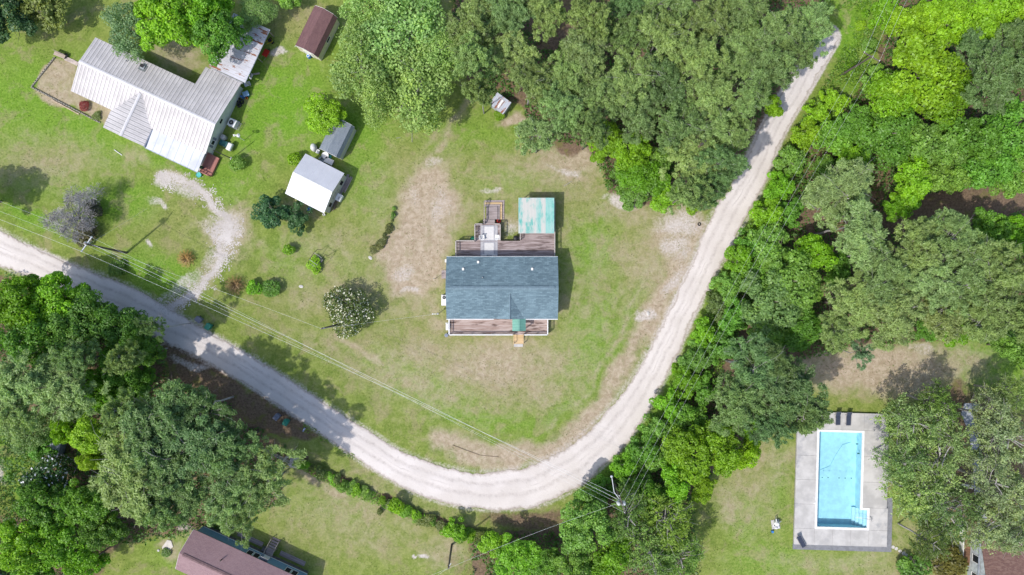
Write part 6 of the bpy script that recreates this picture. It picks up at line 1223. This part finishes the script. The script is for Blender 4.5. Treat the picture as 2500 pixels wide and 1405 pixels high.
for s in (-.7, .7): m.tube([(-1.2, s, 0), (-1.2, s, 1.9), (-.6, s, 2.3), (.6, s, 2.3), (1.2, s, 1.9), (1.2, s, 0)], .035, 6)
part("hoop_frame", m, BLACK, f); part("crossbar", MB().tube([(-.6, -.7, 2.3), (-.6, .7, 2.3)], .03, 6).tube([(.6, -.7, 2.3), (.6, .7, 2.3)], .03, 6).tube([(-1.2, -.7, 1.0), (-1.2, .7, 1.0)], .03, 6), GREYM, f); part("seat", MB().box(-.25, .25, -.5, .5, .45, .5), plain("dark_grey_paint", (.12, .12, .13), .5), f)
for x, y, l in ((735, 700, "white flower stake pile on the lawn right of the bush row"), (904, 630, "small pale lid lying on the lawn left of the bare yard"), (1582, 766, "flat pale stone at the edge of the bare roadside strip")):
    solo("field_stone", MB().lathe([(.3, -.02), (.28, .06), (.1, .1)], 8, sx=1.2, sy=.8), plain("pale_stone", (.52, .50, .47), .9, .15, 4), l, "stone", (*G(x, y), 0), x)
solo("broken_pipe", MB().tube([(-.7, 0, .06), (.7, 0, .06)], .06, 6), WHITE, "white stick lying on the grass below the metal house porch", "stick", (*G(289, 373), 0), R(-35))
solo("fallen_stick", MB().tube([(-.6, -.35, .04), (.6, .4, .06)], .05, 5, .02), GBARK, "pale stick on the lawn right of the turquoise shelter", "stick", (*G(1387, 449), 0))
solo("fallen_stick", MB().tube([(0, -.9, .04), (0, .9, .05)], .04, 5, .02), GBARK, "upright pale stick on the lawn below the airy trees", "stick", (*G(1006, 333), 0))
solo("fallen_stick", MB().tube([(-.3, 0, .04), (.3, .1, .05)], .05, 5, .02), GBARK, "short pale stick left of the longer one below the airy trees", "stick", (*G(973, 338), 0))
solo("retaining_log", MB().tube([(-3.6, .9, .05), (-1.5, .1, .08), (.5, -.6, .07), (3.2, -.85, .06)], .035, 6, .025), plain("dark_log", (.22, .16, .11), .95), "dark log edging the bank inside the road bend", "log", (*G(1165, 1102), 0))
solo("tyre_ring", MB().torus(.2, .07, (0, 0, .07)), BLACK, "old black tyre at the sandy corner by the road", "tyre", (*G(1707, 548), 0))

# ------------------------------------------------------------------ poles and wires
WIRE = plain("wire_aluminium", (.80, .82, .82), .5, .05); GALV = plain("galvanised", (.55, .57, .60), .4, .1)
POLES = {}
def pole(name, label, base, top_px, h, arm=None, extra=None):
    x, y = G(*base); e = thing("utility_pole", label, "utility pole", (x, y, 0)); lean = Vector(G(*top_px, h)) - Vector((x, y)); lean = lean if lean.length < .9 else lean * (.9 / lean.length)
    part("pole", MB().tube([(0, 0, -.3), (lean.x * .5, lean.y * .5, h / 2), (lean.x, lean.y, h)], .17, 10, .11), WOODP, e)
    tx_, ty_ = lean.x, lean.y; pts = []
    if arm is not None:
        a = R(arm); M = Matrix.Translation((tx_, ty_, h - .3)) @ Matrix.Rotation(a, 4, 'Z')
        ar = part("crossarm", MB().box(-1.25, 1.25, -.06, .06, 0, .11, M), GALV if name == 'A' else WOODP, e)
        im = MB()
        for k in (-1.15, -.1, 1.15):
            p = M @ Vector((k, .0, .12)); im.lathe([(.04, 0), (.07, .08), (.03, .2)], 7, p); pts.append(Vector((x, y, 0)) + p + Vector((0, 0, .2)))
        part("insulator", im, WHITE, ar)
    POLES[name] = (pts, Vector((x + tx_, y + ty_, h))); return e, tx_, ty_
eA, ax_, ay_ = pole('A', "utility pole at the left roadside with a transformer and crossarm", (309, 618), (209, 596), 10, -125 + 180)
tr = part("transformer", MB().lathe([(.2, 8.7), (.23, 8.75), (.23, 9.5), (.15, 9.6), (.06, 9.7)], 12, (ax_ - .35, ay_ + .12, 0)), GALV, eA); part("bushing", MB().tube([(ax_ - .3, ay_ + .1, 9.6), (ax_ - .25, ay_ + .1, 9.95)], .05, 6), plain("rust_red", (.3, .09, .05), .6), tr)
eB, bx2, by2 = pole('B', "utility pole with transformers among the trees outside the bend", (1497, 1172), (1519, 1232), 10, 107)
tb_ = MB()
for k in range(2): tb_.lathe([(.2, 8.7), (.24, 8.75), (.24, 9.5), (.1, 9.65)], 12, (bx2 + .35 - .7 * k, by2 - .1, 0))
part("transformer", tb_, GALV, eB); part("streetlight_arm", MB().tube([(bx2 - .1, by2 + .2, 8.6), (bx2 - .9, by2 + 1.3, 8.9), (bx2 - 1.2, by2 + 3.2, 9.0)], .05, 7).lathe([(.1, 8.9), (.18, 9.0), (.1, 9.1)], 8, (bx2 - 1.25, by2 + 3.4, 0)), GALV, eB)
eC, cx2, cy2 = pole('C', "leaning utility pole in the scrub at the road's upper end", (2053, 184), (2128, 139), 10, 150)
eD, dx2, dy2 = pole('D', "thin utility pole standing at the bottom edge by the bare patch", (1103, 1330), (1095, 1388), 9)
part("guy_bracket", MB().tube([(dx2, dy2, 8.5), (dx2 + .3, dy2 + .5, 8.6)], .05, 5), GALV, eD)
eE, ex2, ey2 = pole('E', "dark utility pole leaning through the cream-blossom tree", (833, 791), (785, 803), 9.5)
part("bracket", MB().tube([(ex2 - .1, ey2, 9.2), (ex2 + .3, ey2 + .1, 9.2)], .05, 5), GALV, eE)
eF, fx2, fy2 = pole('F', "utility pole beyond the left edge of the lawn", (-420, 330), (-520, 300), 10, 55)
eH, hx2, hy2 = pole('H', "utility pole at the top edge right of the wires", (2160, -60), (2205, -20), 10, 165)
part("spar", MB().tube([(hx2, hy2, 9.0), (hx2 - .4, hy2 - .8, 8.6)], .07, 6), GALV, eH)
def wire(label, a, b, sag=.9, r=.028, grp=None, nm="power_line"):
    a, b = Vector(a), Vector(b); pts = []
    for k in range(25):
        t = k / 24; p = a.lerp(b, t); p.z -= sag * 4 * t * (1 - t); pts.append(p)
    solo(nm, MB().tube(pts, r * .36, 5), WIRE, label, "cable", (0, 0, 0), 0, grp)
A, B, C, F, H = POLES['A'], POLES['B'], POLES['C'], POLES['F'], POLES['H']
WG = "overhead wires along the road"
for i, (w, rr) in enumerate((("upper", .03), ("middle", .02), ("lower", .02))):
    wire(f"{w} pale wire running to the left edge from the roadside pole", F[0][i], A[0][i], .7, rr, WG)
    wire(f"{w} pale wire crossing the lawn between the roadside pole and the bend", A[0][2 - i] if False else A[0][i], B[0][2 - i], 1.3, rr, WG)
    wire(f"{w} wire running above the scrub between the bend pole and the upper road", B[0][i], C[0][i], 1.2, .016, WG)
    wire(f"{w} wire at the top edge beyond the upper road pole", C[0][i], H[0][i], .5, .022, WG)
wire("thick pale lower cable across the lawn below the other wires", A[1] - Vector((0, 0, 1.6)), B[1] - Vector((0, 0, 1.6)), 1.2, .04, WG, "telephone_cable")
tE = POLES['E'][1]; tD = POLES['D'][1]
wire("thin service wire between the roadside pole and the blossom tree pole", A[1] - Vector((0, 0, 1)), tE, .7, .022)
wire("thin service wire between the blossom tree pole and the house mast", tE, (-10.7, -3.75, 3.55), .5, .02)
wire("thin wire between the bend pole and the bottom edge pole", B[1] - Vector((0, 0, .8)), tD, .8, .025)
wire("thin wire going to the bottom edge left of the thin pole", tD, (*G(980, 1440, 6), 6), .3, .022); wire("second thin wire going to the bottom edge below the thin pole", tD, (*G(1040, 1425, 6), 6), .2, .02)
wire("guy wire slanting down from the roadside pole toward the driveway", A[1] - Vector((0, 0, .6)), (*G(362, 510), .3), .1, .02, nm="guy_wire")
wire("bright guy wire slanting to the road edge at the bend", B[1] - Vector((0, 0, 1.2)), (*G(1436, 1178), .4), .05, .035, nm="guy_wire")
